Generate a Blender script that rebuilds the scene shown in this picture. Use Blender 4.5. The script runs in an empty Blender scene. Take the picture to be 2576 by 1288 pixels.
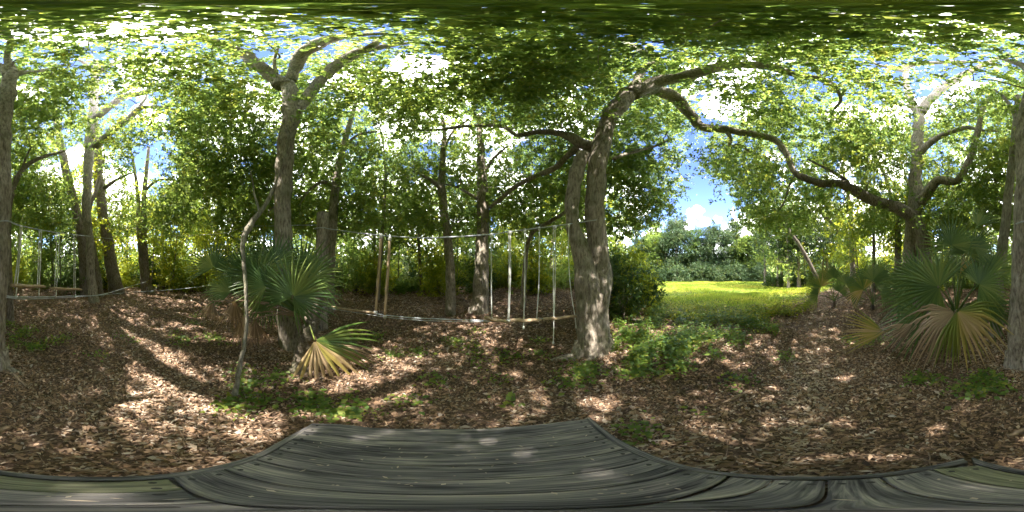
import bpy, math, random
import numpy as np
from mathutils import Vector, Matrix, noise as mnoise
random.seed(11); rng = np.random.default_rng(11)
rad = math.radians
scene = bpy.context.scene
COL = scene.collection
EYE = 2.0                                   # camera height above the ground by the deck

# ---------------------------------------------------------------- camera, sky, sun, exposure
cam = bpy.data.cameras.new('camera'); cam_ob = bpy.data.objects.new('camera', cam); COL.objects.link(cam_ob)
cam.type = 'PANO'
try: cam.panorama_type = 'EQUIRECTANGULAR'
except Exception: pass
try: cam.cycles.panorama_type = 'EQUIRECTANGULAR'
except Exception: pass
cam.clip_start = 0.02; cam.clip_end = 3000
cam_ob.location = (0, 0, EYE); cam_ob.rotation_euler = (rad(90), 0, 0)
scene.camera = cam_ob

SUN_AZ, SUN_EL = -171.5, 57.0               # degrees clockwise from +Y
def direction(az, el):
    a, e = rad(az), rad(el)
    return Vector((math.sin(a)*math.cos(e), math.cos(a)*math.cos(e), math.sin(e)))
def px_dir(x, y): return direction((x-1288)*0.139752, (644-y)*0.139752)

sun = bpy.data.lights.new('sun', 'SUN'); sun.energy = 2.0; sun.angle = rad(0.53); sun.color = (1, 0.93, 0.82)
sun_ob = bpy.data.objects.new('sun', sun); COL.objects.link(sun_ob)
sun_ob.rotation_euler = direction(SUN_AZ, SUN_EL).to_track_quat('Z', 'Y').to_euler()

world = bpy.data.worlds.new('World'); scene.world = world; world.use_nodes = True
def build_world():
    nt = world.node_tree; nt.nodes.clear(); N = nt.nodes.new; L = nt.links.new
    out = N('ShaderNodeOutputWorld'); bg = N('ShaderNodeBackground'); bg.inputs['Strength'].default_value = 0.10
    sky = N('ShaderNodeTexSky'); sky.sky_type = 'NISHITA'; sky.sun_disc = False
    sky.sun_elevation = rad(SUN_EL); sky.sun_rotation = rad(SUN_AZ % 360)
    sky.air_density = 0.7; sky.dust_density = 0.2; sky.ozone_density = 2.0; sky.altitude = 2600
    tc = N('ShaderNodeTexCoord')
    nz = N('ShaderNodeTexNoise'); nz.inputs['Scale'].default_value = 5.0; nz.inputs['Detail'].default_value = 9; nz.inputs['Roughness'].default_value = 0.6
    L(tc.outputs['Generated'], nz.inputs['Vector'])
    # cumulus heads seen in the photograph, edges broken up by noise, over a loose general field of cloud
    heads = [(1757,534,2.2,1.0),(1738,540,2.0,1),(1805,552,1.5,.9),(1775,558,2.0,.9),(1735,566,2.2,.9),(1850,584,2.4,.9),(1700,576,2.6,.9),(1640,590,3,.8),
             (1815,262,5,1),(1845,215,4,1),(1060,190,7,1),(1000,205,7,1),(900,200,6,1),(655,275,6,1),(600,330,5,1),(2240,300,5,1),(2120,290,4,1),(2330,270,4,1),
             (60,235,4,1),(150,70,6,1),(330,60,7,1),(2400,60,6,1),(700,440,6,1),(790,480,6,1),(300,540,6,1),(340,520,5,1),(560,560,8,1),(1000,580,10,1),(2500,560,7,1),(1300,540,7,1)]
    wn = N('ShaderNodeTexNoise'); wn.inputs['Scale'].default_value = 20; wn.inputs['Detail'].default_value = 5; L(tc.outputs['Generated'], wn.inputs['Vector'])
    ws = N('ShaderNodeVectorMath'); ws.operation = 'SUBTRACT'; ws.inputs[1].default_value = (0.5,0.5,0.5); L(wn.outputs['Color'], ws.inputs[0])
    wm = N('ShaderNodeVectorMath'); wm.operation = 'MULTIPLY_ADD'; wm.inputs[1].default_value = (0.07,0.07,0.035); L(ws.outputs[0], wm.inputs[0]); L(tc.outputs['Generated'], wm.inputs[2])
    acc = None
    for x, y, r, s in heads:
        d = px_dir(x, y)
        vm = N('ShaderNodeVectorMath'); vm.operation = 'DISTANCE'; vm.inputs[1].default_value = d
        L(wm.outputs[0], vm.inputs[0])
        mr = N('ShaderNodeMapRange'); mr.inputs['From Min'].default_value = 0; mr.inputs['From Max'].default_value = rad(r)*1.5
        mr.inputs['To Min'].default_value = 1.0*s; mr.inputs['To Max'].default_value = 0
        L(vm.outputs['Value'], mr.inputs['Value'])
        if acc is None: acc = mr.outputs[0]
        else:
            mx = N('ShaderNodeMath'); mx.operation = 'MAXIMUM'; L(acc, mx.inputs[0]); L(mr.outputs[0], mx.inputs[1]); acc = mx.outputs[0]
    nf = N('ShaderNodeTexNoise'); nf.inputs['Scale'].default_value = 16; nf.inputs['Detail'].default_value = 8; nf.inputs['Roughness'].default_value = 0.62
    L(tc.outputs['Generated'], nf.inputs['Vector'])
    # broken cloud over the rest of the sky, with the blue openings left clear
    ng = N('ShaderNodeTexNoise'); ng.inputs['Scale'].default_value = 3.2; ng.inputs['Detail'].default_value = 6; L(tc.outputs['Generated'], ng.inputs['Vector'])
    gm = N('ShaderNodeMapRange'); gm.inputs['From Min'].default_value = 0.38; gm.inputs['From Max'].default_value = 0.62; gm.inputs['To Max'].default_value = 0.9; L(ng.outputs['Fac'], gm.inputs['Value'])
    clear = gm.outputs[0]
    for x, y, r in [(1750,470,17),(1790,390,14),(1730,360,12),(2050,240,11),(2020,320,9),(1040,140,9),(390,385,8),(340,370,7),(1360,400,8),(2430,560,10),(2350,430,8),(1060,400,7),(650,140,8),(250,300,9),(480,250,9),(130,330,8),(1300,250,9),(1560,120,10),(2200,170,9),(2480,330,8),(850,330,8),(2320,330,9),(2150,330,8),(100,150,9),(560,60,10),(2450,130,9)]:
        vm = N('ShaderNodeVectorMath'); vm.operation = 'DISTANCE'; vm.inputs[1].default_value = px_dir(x, y); L(tc.outputs['Generated'], vm.inputs[0])
        mr = N('ShaderNodeMapRange'); mr.inputs['From Min'].default_value = rad(r)*0.7; mr.inputs['From Max'].default_value = rad(r)*1.4; L(vm.outputs['Value'], mr.inputs['Value'])
        mu = N('ShaderNodeMath'); mu.operation = 'MULTIPLY'; L(clear, mu.inputs[0]); L(mr.outputs[0], mu.inputs[1]); clear = mu.outputs[0]
    mx = N('ShaderNodeMath'); mx.operation = 'MAXIMUM'; L(acc, mx.inputs[0]); L(clear, mx.inputs[1]); acc = mx.outputs[0]
    m1 = N('ShaderNodeMath'); m1.operation = 'MULTIPLY_ADD'; m1.inputs[1].default_value = 1.5; m1.inputs[2].default_value = -0.75; L(nf.outputs['Fac'], m1.inputs[0])
    ad = N('ShaderNodeMath'); ad.operation = 'ADD'; L(acc, ad.inputs[0]); L(m1.outputs[0], ad.inputs[1])
    rp = N('ShaderNodeValToRGB'); rp.color_ramp.elements[0].position = 0.30; rp.color_ramp.elements[1].position = 0.44
    L(ad.outputs[0], rp.inputs['Fac'])
    mix = N('ShaderNodeMix'); mix.data_type = 'RGBA'
    L(rp.outputs['Color'], mix.inputs['Factor']); 
    hs = N('ShaderNodeHueSaturation'); hs.inputs['Saturation'].default_value = 1.1; hs.inputs['Value'].default_value = 0.74; hs.inputs['Hue'].default_value = 0.515
    L(sky.outputs[0], hs.inputs['Color']); L(hs.outputs[0], mix.inputs['A'])
    cr = N('ShaderNodeValToRGB'); cr.color_ramp.elements[0].color = (8.5,8.9,9.4,1); cr.color_ramp.elements[1].color = (12,11.8,11.4,1)
    cr.color_ramp.elements[0].position = 0.35; cr.color_ramp.elements[1].position = 0.6
    L(nz.outputs['Fac'], cr.inputs['Fac']); L(cr.outputs[0], mix.inputs['B'])
    L(mix.outputs['Result'], bg.inputs['Color']); L(bg.outputs[0], out.inputs['Surface'])
build_world()
scene.view_settings.view_transform = 'Standard'; scene.view_settings.look = 'None'
scene.view_settings.gamma = 1.0; scene.view_settings.use_curve_mapping = False
scene.view_settings.exposure = 3.75
scene.render.engine = 'CYCLES'
cy = scene.cycles
cy.use_denoising = True
cy.max_bounces = 12; cy.diffuse_bounces = 8; cy.transmission_bounces = 8; cy.glossy_bounces = 2; cy.transparent_max_bounces = 8
cy.sample_clamp_indirect = 8; cy.caustics_reflective = False; cy.caustics_refractive = False

# ---------------------------------------------------------------- terrain and pixel-to-place helpers
def sstep(a, b, v):
    t = np.clip((v-a)/(b-a), 0, 1); return t*t*(3-2*t)
def gz(x, y):
    """height of the ground: level near the deck, falling away gently, most towards the meadow"""
    x = np.asarray(x, float); y = np.asarray(y, float)
    r = np.hypot(x, y); az = np.degrees(np.arctan2(x, y))
    w = sstep(30, 55, az)*(1-sstep(100, 125, az))
    slope = 0.045 + 0.065*w
    fall = -slope*(np.clip(r, 6.0, 34)-6.0)
    bump = 0.05*np.sin(x*1.3+0.7)*np.cos(y*1.1+0.4) + 0.03*np.sin(x*2.9+1)*np.sin(y*2.3)
    return fall + bump*sstep(1.2, 2.5, r)
def gzf(x, y): return float(gz(x, y))
def azel(x, y): return (x-1288)*0.139752, (644-y)*0.139752
def P(x, y, d):
    az, el = azel(x, y); a = rad(az)
    return Vector((d*math.sin(a), d*math.cos(a), EYE + d*math.tan(rad(el))))
def pxrad(w, p):
    return (p-Vector((0,0,EYE))).length*math.tan(rad(w*0.139752)/2)
def G(x, y):
    """ground point seen at a pixel"""
    az, el = azel(x, y); a = rad(az); r = EYE/math.tan(rad(-el))
    for _ in range(12): r = min(60, (EYE-gzf(r*math.sin(a), r*math.cos(a)))/math.tan(rad(-el)))
    px, py = r*math.sin(a), r*math.cos(a)
    return Vector((px, py, gzf(px, py)))
def to_px(p):
    p = np.asarray(p, float); q = p-np.array([0,0,EYE]); d = np.hypot(q[...,0], q[...,1])
    return 1288+np.degrees(np.arctan2(q[...,0], q[...,1]))/0.139752, 644-np.degrees(np.arctan2(q[...,2], d))/0.139752, np.linalg.norm(q, axis=-1)

# ---------------------------------------------------------------- materials
MATS = {}
def newmat(name):
    m = bpy.data.materials.new(name); m.use_nodes = True; nt = m.node_tree; nt.nodes.clear(); MATS[name] = m
    return m, nt, nt.nodes.new, nt.links.new
def ramp(N, stops):
    r = N('ShaderNodeValToRGB'); e = r.color_ramp.elements
    while len(e) < len(stops): e.new(0.5)
    for k, (p, c) in enumerate(stops): e[k].position = p; e[k].color = (*c, 1)
    return r
def leaf_mat(name, stops, trans=0.58, rough=0.45, tcol=3.6, spec=0.35):
    m, nt, N, L = newmat(name)
    at = N('ShaderNodeAttribute'); at.attribute_name = 'rnd'
    rp = ramp(N, stops); L(at.outputs['Fac'], rp.inputs['Fac'])
    pb = N('ShaderNodeBsdfPrincipled'); pb.inputs['Roughness'].default_value = rough; pb.inputs['Specular IOR Level'].default_value = spec
    L(rp.outputs[0], pb.inputs['Base Color'])
    tr = N('ShaderNodeBsdfTranslucent')
    mu = N('ShaderNodeMix'); mu.data_type = 'RGBA'; mu.blend_type = 'MULTIPLY'; mu.inputs['Factor'].default_value = 1
    mu.inputs['B'].default_value = (1.22*tcol, 1.02*tcol, 0.66*tcol, 1); L(rp.outputs[0], mu.inputs['A'])
    L(mu.outputs['Result'], tr.inputs['Color'])
    ms = N('ShaderNodeMixShader'); ms.inputs[0].default_value = trans; L(pb.outputs[0], ms.inputs[1]); L(tr.outputs[0], ms.inputs[2])
    o = N('ShaderNodeOutputMaterial'); L(ms.outputs[0], o.inputs['Surface']); return m
GREENS = [(0,(0.043,0.084,0.032)),(0.45,(0.072,0.122,0.038)),(0.8,(0.112,0.15,0.038)),(1,(0.22,0.215,0.05))]
M_LEAF = leaf_mat('oak_leaf', GREENS)
M_LEAF_D = leaf_mat('dark_leaf', [(0,(0.020,0.045,0.017)),(0.6,(0.045,0.085,0.024)),(1,(0.10,0.13,0.03))], trans=0.35)
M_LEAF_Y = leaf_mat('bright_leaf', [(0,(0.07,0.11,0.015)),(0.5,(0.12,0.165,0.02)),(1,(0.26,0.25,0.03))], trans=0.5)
M_LEAF_B = leaf_mat('far_leaf', [(0,(0.030,0.065,0.035)),(0.6,(0.06,0.105,0.045)),(1,(0.13,0.15,0.045))], trans=0.25, tcol=1.6)
M_HERB = leaf_mat('herb_leaf', [(0,(0.055,0.11,0.028)),(0.6,(0.11,0.18,0.038)),(1,(0.25,0.26,0.05))], trans=0.35)
M_GRASS = leaf_mat('grass_blade', [(0,(0.10,0.16,0.025)),(0.6,(0.19,0.25,0.04)),(1,(0.34,0.33,0.09))], trans=0.4)
M_LITTER = leaf_mat('dead_leaf', [(0,(0.07,0.048,0.035)),(0.2,(0.19,0.122,0.08)),(0.45,(0.33,0.21,0.132)),(0.65,(0.46,0.315,0.21)),(0.84,(0.40,0.345,0.29)),(1,(0.60,0.49,0.38))], trans=0.12, rough=0.7, tcol=1, spec=0.25)
def frond_mat(name, stops):
    return leaf_mat(name, stops, trans=0.25, rough=0.38, tcol=1.5, spec=0.5)
M_FROND = frond_mat('palm_green', [(0,(0.07,0.135,0.042)),(0.6,(0.12,0.195,0.055)),(1,(0.20,0.26,0.075))])
M_FROND_Y = frond_mat('palm_yellowing', [(0,(0.09,0.16,0.035)),(0.45,(0.20,0.24,0.045)),(0.7,(0.42,0.34,0.10)),(1,(0.50,0.37,0.22))])
M_FROND_B = frond_mat('palm_dead', [(0,(0.16,0.11,0.07)),(0.5,(0.30,0.21,0.14)),(1,(0.50,0.38,0.26))])

def bark_mat(name, dark, mid, pale, lichen=0.35, zs=0.28):
    m, nt, N, L = newmat(name)
    tc = N('ShaderNodeTexCoord'); mp = N('ShaderNodeMapping'); mp.inputs['Scale'].default_value = (1, 1, zs); L(tc.outputs['Object'], mp.inputs['Vector'])
    n1 = N('ShaderNodeTexNoise'); n1.inputs['Scale'].default_value = 26; n1.inputs['Detail'].default_value = 9; n1.inputs['Roughness'].default_value = 0.68; L(mp.outputs[0], n1.inputs['Vector'])
    v = N('ShaderNodeTexVoronoi'); v.inputs['Scale'].default_value = 34; v.feature = 'DISTANCE_TO_EDGE'; L(mp.outputs[0], v.inputs['Vector'])
    n2 = N('ShaderNodeTexNoise'); n2.inputs['Scale'].default_value = 5; n2.inputs['Detail'].default_value = 6; L(tc.outputs['Object'], n2.inputs['Vector'])
    r1 = ramp(N, [(0.33, dark), (0.5, mid), (0.66, pale)]); L(n1.outputs['Fac'], r1.inputs['Fac'])
    r2 = ramp(N, [(0.55,(0,0,0)),(0.68,(1,1,1))]); L(n2.outputs['Fac'], r2.inputs['Fac'])
    mm = N('ShaderNodeMath'); mm.operation = 'MULTIPLY'; mm.inputs[1].default_value = lichen; L(r2.outputs[0], mm.inputs[0])
    mx = N('ShaderNodeMix'); mx.data_type = 'RGBA'; L(mm.outputs[0], mx.inputs['Factor']); L(r1.outputs[0], mx.inputs['A']); mx.inputs['B'].default_value = (0.33,0.33,0.28,1)
    n3 = N('ShaderNodeTexNoise'); n3.inputs['Scale'].default_value = 2.6; n3.inputs['Detail'].default_value = 4; L(tc.outputs['Object'], n3.inputs['Vector'])
    r3 = ramp(N, [(0.5,(0,0,0)),(0.7,(0.5,0.5,0.5))]); L(n3.outputs['Fac'], r3.inputs['Fac'])
    mo = N('ShaderNodeMix'); mo.data_type = 'RGBA'; L(r3.outputs[0], mo.inputs['Factor']); L(mx.outputs['Result'], mo.inputs['A']); mo.inputs['B'].default_value = (0.10,0.115,0.05,1)
    pb = N('ShaderNodeBsdfPrincipled'); pb.inputs['Roughness'].default_value = 0.9; pb.inputs['Specular IOR Level'].default_value = 0.2; L(mo.outputs['Result'], pb.inputs['Base Color'])
    b1 = N('ShaderNodeBump'); b1.inputs['Strength'].default_value = 0.9; b1.inputs['Distance'].default_value = 0.03; L(n1.outputs['Fac'], b1.inputs['Height'])
    b2 = N('ShaderNodeBump'); b2.inputs['Strength'].default_value = 0.35; b2.inputs['Distance'].default_value = 0.02; L(v.outputs['Distance'], b2.inputs['Height']); L(b1.outputs[0], b2.inputs['Normal'])
    L(b2.outputs[0], pb.inputs['Normal'])
    o = N('ShaderNodeOutputMaterial'); L(pb.outputs[0], o.inputs['Surface']); return m
M_BARK = bark_mat('bark', (0.09,0.074,0.06), (0.30,0.256,0.212), (0.47,0.42,0.36))
M_BARK_D = bark_mat('bark_dark', (0.06,0.048,0.04), (0.19,0.155,0.127), (0.31,0.27,0.225), 0.25)
M_BARK_X = bark_mat('bark_shade_toned', (0.03,0.024,0.02), (0.08,0.065,0.055), (0.13,0.11,0.09), 0.1)  # darker copy for the leaning trunk: shade put into the colour against its sunlit look
M_BARK_P = bark_mat('bark_pale', (0.13,0.11,0.085), (0.27,0.24,0.19), (0.40,0.37,0.31), 0.5)
M_PALMTRUNK = bark_mat('palm_trunk', (0.07,0.055,0.04), (0.17,0.14,0.11), (0.28,0.24,0.19), 0.1, 3.0)
def simple_mat(name, col, rough=0.6, metal=0, scale=30, var=0.25, bump=0.3, stretch=(1,1,1)):
    m, nt, N, L = newmat(name)
    tc = N('ShaderNodeTexCoord'); mp = N('ShaderNodeMapping'); mp.inputs['Scale'].default_value = stretch; L(tc.outputs['Object'], mp.inputs['Vector'])
    n = N('ShaderNodeTexNoise'); n.inputs['Scale'].default_value = scale; n.inputs['Detail'].default_value = 6; L(mp.outputs[0], n.inputs['Vector'])
    r = ramp(N, [(0.3, tuple(c*(1-var) for c in col)), (0.7, tuple(c*(1+var) for c in col))]); L(n.outputs['Fac'], r.inputs['Fac'])
    pb = N('ShaderNodeBsdfPrincipled'); pb.inputs['Roughness'].default_value = rough; pb.inputs['Metallic'].default_value = metal; L(r.outputs[0], pb.inputs['Base Color'])
    b = N('ShaderNodeBump'); b.inputs['Strength'].default_value = bump; b.inputs['Distance'].default_value = 0.01; L(n.outputs['Fac'], b.inputs['Height']); L(b.outputs[0], pb.inputs['Normal'])
    o = N('ShaderNodeOutputMaterial'); L(pb.outputs[0], o.inputs['Surface']); return m
M_ROPE = simple_mat('white_rope', (0.74,0.74,0.72), 0.8, 0, 160, 0.2)
M_CABLE = simple_mat('steel_cable', (0.40,0.43,0.46), 0.6, 0.0, 200, 0.25)
M_WOOD = simple_mat('pale_timber', (0.42,0.31,0.20), 0.75, 0, 22, 0.25, 0.4, (1,1,0.15))
M_STICK = simple_mat('dead_wood', (0.26,0.18,0.12), 0.85, 0, 30, 0.4)
M_SCREW = simple_mat('rusted_screw', (0.04,0.036,0.035), 0.8, 0.0, 90, 0.3)
def plank_mat(name, dark, mid, pale):
    m, nt, N, L = newmat(name)
    uv = N('ShaderNodeUVMap'); oi = N('ShaderNodeObjectInfo')
    cx = N('ShaderNodeCombineXYZ'); L(oi.outputs['Random'], cx.inputs[2])
    sc = N('ShaderNodeVectorMath'); sc.operation = 'SCALE'; sc.inputs['Scale'].default_value = 37; L(cx.outputs[0], sc.inputs[0])
    av = N('ShaderNodeVectorMath'); av.operation = 'ADD'; L(uv.outputs[0], av.inputs[0]); L(sc.outputs[0], av.inputs[1])
    mp = N('ShaderNodeMapping'); mp.inputs['Scale'].default_value = (1.8, 52, 1); L(av.outputs[0], mp.inputs['Vector'])
    n1 = N('ShaderNodeTexNoise'); n1.inputs['Scale'].default_value = 2.0; n1.inputs['Detail'].default_value = 9; n1.inputs['Roughness'].default_value = 0.62; n1.inputs['Distortion'].default_value = 0.5; L(mp.outputs[0], n1.inputs['Vector'])
    mp2 = N('ShaderNodeMapping'); mp2.inputs['Scale'].default_value = (1.0, 5, 1); L(av.outputs[0], mp2.inputs['Vector'])
    n2 = N('ShaderNodeTexNoise'); n2.inputs['Scale'].default_value = 3.0; n2.inputs['Detail'].default_value = 4; L(mp2.outputs[0], n2.inputs['Vector'])
    ad = N('ShaderNodeMath'); ad.operation = 'MULTIPLY_ADD'; ad.inputs[1].default_value = 0.7; ad.inputs[2].default_value = -0.35; L(n2.outputs['Fac'], ad.inputs[0])
    a2 = N('ShaderNodeMath'); a2.operation = 'ADD'; L(ad.outputs[0], a2.inputs[0]); L(n1.outputs['Fac'], a2.inputs[1])
    r = ramp(N, [(0.28, dark), (0.5, mid), (0.74, pale)]); L(a2.outputs[0], r.inputs['Fac'])
    pb = N('ShaderNodeBsdfPrincipled'); pb.inputs['Roughness'].default_value = 0.7; pb.inputs['Specular IOR Level'].default_value = 0.3; L(r.outputs[0], pb.inputs['Base Color'])
    b = N('ShaderNodeBump'); b.inputs['Strength'].default_value = 0.8; b.inputs['Distance'].default_value = 0.006; L(n1.outputs['Fac'], b.inputs['Height']); L(b.outputs[0], pb.inputs['Normal'])
    o = N('ShaderNodeOutputMaterial'); L(pb.outputs[0], o.inputs['Surface']); return m
M_PLANK = plank_mat('weathered_plank', (0.028,0.026,0.029), (0.140,0.130,0.130), (0.38,0.34,0.29))
M_PLANK_O = plank_mat('algae_plank', (0.07,0.07,0.055), (0.185,0.18,0.115), (0.30,0.29,0.19))

# ---------------------------------------------------------------- object helpers
LOC = {}
def tag(o, label=None, cat=None, group=None, kind=None):
    if label: o['label'] = label
    if cat: o['category'] = cat
    if group: o['group'] = group
    if kind: o['kind'] = kind
    return o
def thing(name, loc, label, cat, group=None):
    o = bpy.data.objects.new(name, None); COL.objects.link(o); o.location = loc; o.empty_display_size = 0.1
    LOC[o.name] = Vector(loc); return tag(o, label, cat, group)
def link_mesh(name, me, mat, parent=None, loc=None):
    o = bpy.data.objects.new(name, me); COL.objects.link(o)
    if mat: me.materials.append(mat)
    if parent is not None:
        o.parent = parent; base = LOC[parent.name]
    else:
        base = Vector(loc) if loc is not None else Vector((0,0,0)); o.location = base
    if base.length:
        n = len(me.vertices); co = np.empty(n*3, np.float32); me.vertices.foreach_get('co', co)
        co = (co.reshape(-1,3)-np.array(base, np.float32)).ravel(); me.vertices.foreach_set('co', co)
    LOC[o.name] = base
    me.update()
    return o
def np_mesh(name, V, Q, rnd=None, smooth=False):
    """V (n,3), Q (m,k) faces of one size"""
    V = np.asarray(V, np.float32); Q = np.asarray(Q, np.int32); k = Q.shape[1]
    me = bpy.data.meshes.new(name)
    me.vertices.add(len(V)); me.vertices.foreach_set('co', V.ravel())
    me.loops.add(Q.size); me.loops.foreach_set('vertex_index', Q.ravel())
    me.polygons.add(len(Q)); me.polygons.foreach_set('loop_start', np.arange(len(Q), dtype=np.int32)*k)
    try: me.polygons.foreach_set('loop_total', np.full(len(Q), k, np.int32))
    except Exception: pass
    if smooth: me.polygons.foreach_set('use_smooth', np.ones(len(Q), bool))
    if rnd is not None:
        a = me.attributes.new('rnd', 'FLOAT', 'POINT'); a.data.foreach_set('value', np.asarray(rnd, np.float32))
    me.update(calc_edges=True); me.validate()
    return me
class MB:
    def __init__(s): s.v = []; s.f = []; s.r = []
    def tube(s, pts, rads, sides=8, rough=0.0, cap=True, rnd=0.5, seed=0.0):
        pts = [Vector(p) for p in pts]; n = len(pts); b0 = len(s.v); up = None
        for i in range(n):
            t = (pts[min(i+1,n-1)]-pts[max(i-1,0)])
            t = t.normalized() if t.length > 1e-9 else Vector((0,0,1))
            if up is None:
                up = Vector((1,0,0)) if abs(t.x) < 0.8 else Vector((0,1,0))
            a = (up-t*up.dot(t)).normalized(); b = t.cross(a); up = a
            for k in range(sides):
                an = 2*math.pi*k/sides; q = a*math.cos(an)+b*math.sin(an); r = rads[i]
                if rough:
                    p0 = pts[i]+q*r
                    r *= 1+rough*(mnoise.noise(p0*3.1+Vector((seed,0,0)))*1.2+mnoise.noise(Vector((p0.x*14,p0.y*14,p0.z*4+seed)))*0.55)
                s.v.append(pts[i]+q*r); s.r.append(rnd)
        for i in range(n-1):
            for k in range(sides):
                k2 = (k+1) % sides
                s.f.append((b0+i*sides+k, b0+i*sides+k2, b0+(i+1)*sides+k2, b0+(i+1)*sides+k))
        if cap:
            s.f.append(tuple(b0+k for k in reversed(range(sides)))); s.f.append(tuple(b0+(n-1)*sides+k for k in range(sides)))
        return s
    def box(s, c, sx, sy, sz, ax=None):
        ax = ax or Matrix.Identity(3); b = len(s.v)
        for dx in (-1,1):
            for dy in (-1,1):
                for dz in (-1,1):
                    s.v.append(Vector(c)+ax@Vector((dx*sx/2,dy*sy/2,dz*sz/2))); s.r.append(0.5)
        for f in ((0,1,3,2),(4,6,7,5),(0,4,5,1),(2,3,7,6),(0,2,6,4),(1,5,7,3)): s.f.append(tuple(b+i for i in f))
        return s
    def build(s, name, mat, parent=None, loc=None, smooth=True):
        me = bpy.data.meshes.new(name); me.from_pydata([tuple(v) for v in s.v], [], s.f)
        if smooth: me.polygons.foreach_set('use_smooth', np.ones(len(me.polygons), bool))
        a = me.attributes.new('rnd', 'FLOAT', 'POINT'); a.data.foreach_set('value', np.asarray(s.r, np.float32))
        return link_mesh(name, me, mat, parent, loc)
def catmull(pts, per):
    """pts: list of tuples of floats (any length); smooth resample"""
    A = np.asarray(pts, float); n = len(A)
    if n < 3:
        return np.array([A[0]+(A[-1]-A[0])*t for t in np.linspace(0,1,per+1)])
    E_ = np.vstack([2*A[0]-A[1], A, 2*A[-1]-A[-2]]); out = []
    for i in range(n-1):
        p0,p1,p2,p3 = E_[i:i+4]
        for t in np.linspace(0,1,per,endpoint=False):
            out.append(0.5*((2*p1)+(-p0+p2)*t+(2*p0-5*p1+4*p2-p3)*t*t+(-p0+3*p1-3*p2+p3)*t**3))
    out.append(A[-1]); return np.array(out)
def unit(a): return a/np.maximum(np.linalg.norm(a, axis=-1, keepdims=True), 1e-9)
def leaf_arrays(C, D, Nn, L, W, fold=0.25):
    D = unit(D); S = unit(np.cross(D, Nn)); Nn = np.cross(S, D)
    L = L[:,None]; W = W[:,None]
    V = np.empty((len(C),4,3)); V[:,0] = C; V[:,2] = C+D*L-Nn*L*0.12
    mid = C+D*L*0.48
    V[:,1] = mid+S*W*0.5+Nn*W*fold; V[:,3] = mid-S*W*0.5+Nn*W*fold
    return V.reshape(-1,3)
def leaf_obj(name, V, rnd, mat, parent=None, loc=None, kind='stuff'):
    n = len(V)//4; Q = np.arange(n*4).reshape(-1,4)
    me = np_mesh(name, V, Q, np.repeat(rnd, 4))
    o = link_mesh(name, me, mat, parent, loc)
    if kind: o['kind'] = kind
    return o
def cluster_leaves(centers, R, n_sprig, per_sprig, L0, flat=0.62, tone=None):
    """leafy sprigs gathered round every centre; returns vertices and a colour value for each leaf"""
    centers = np.asarray(centers, float); m = len(centers); R = np.broadcast_to(np.asarray(R, float), (m,))
    L0 = np.broadcast_to(np.asarray(L0, float), (m,))
    ns = m*n_sprig
    off = rng.normal(size=(m,n_sprig,3)); off *= (np.abs(rng.normal(size=(m,n_sprig,1)))*0.35+0.45)/np.linalg.norm(off, axis=2, keepdims=True)*1.0
    off[...,2] *= flat
    sp = centers[:,None,:]+off*R[:,None,None]
    sd = unit(off+rng.normal(size=off.shape)*0.55+np.array([0,0,-0.1]))
    Ls = np.repeat(L0, n_sprig*per_sprig)
    t = rng.random((m,n_sprig,per_sprig,1))
    base = sp[:,:,None,:]+sd[:,:,None,:]*t*(np.repeat(L0,n_sprig).reshape(m,n_sprig)[:,:,None,None]*2.6)
    base = base.reshape(-1,3); n = len(base)
    base += rng.normal(size=(n,3))*0.25*Ls[:,None]
    sdr = np.repeat(sd.reshape(-1,3), per_sprig, axis=0)
    D = sdr*0.55+rng.normal(size=(n,3))*0.75
    Nn = np.array([0,0,0.75])+rng.normal(size=(n,3))*0.6
    L = Ls*(0.65+0.7*rng.random(n)); W = L*(0.42+0.2*rng.random(n))
    V = leaf_arrays(base, D, Nn, L, W)
    ct = rng.random(m) if tone is None else np.broadcast_to(tone, (m,))
    r = np.repeat(ct, n_sprig*per_sprig)*0.35+np.repeat(rng.random(ns), per_sprig)*0.25+rng.random(n)*0.4
    return V, np.clip(r, 0, 1)
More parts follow.
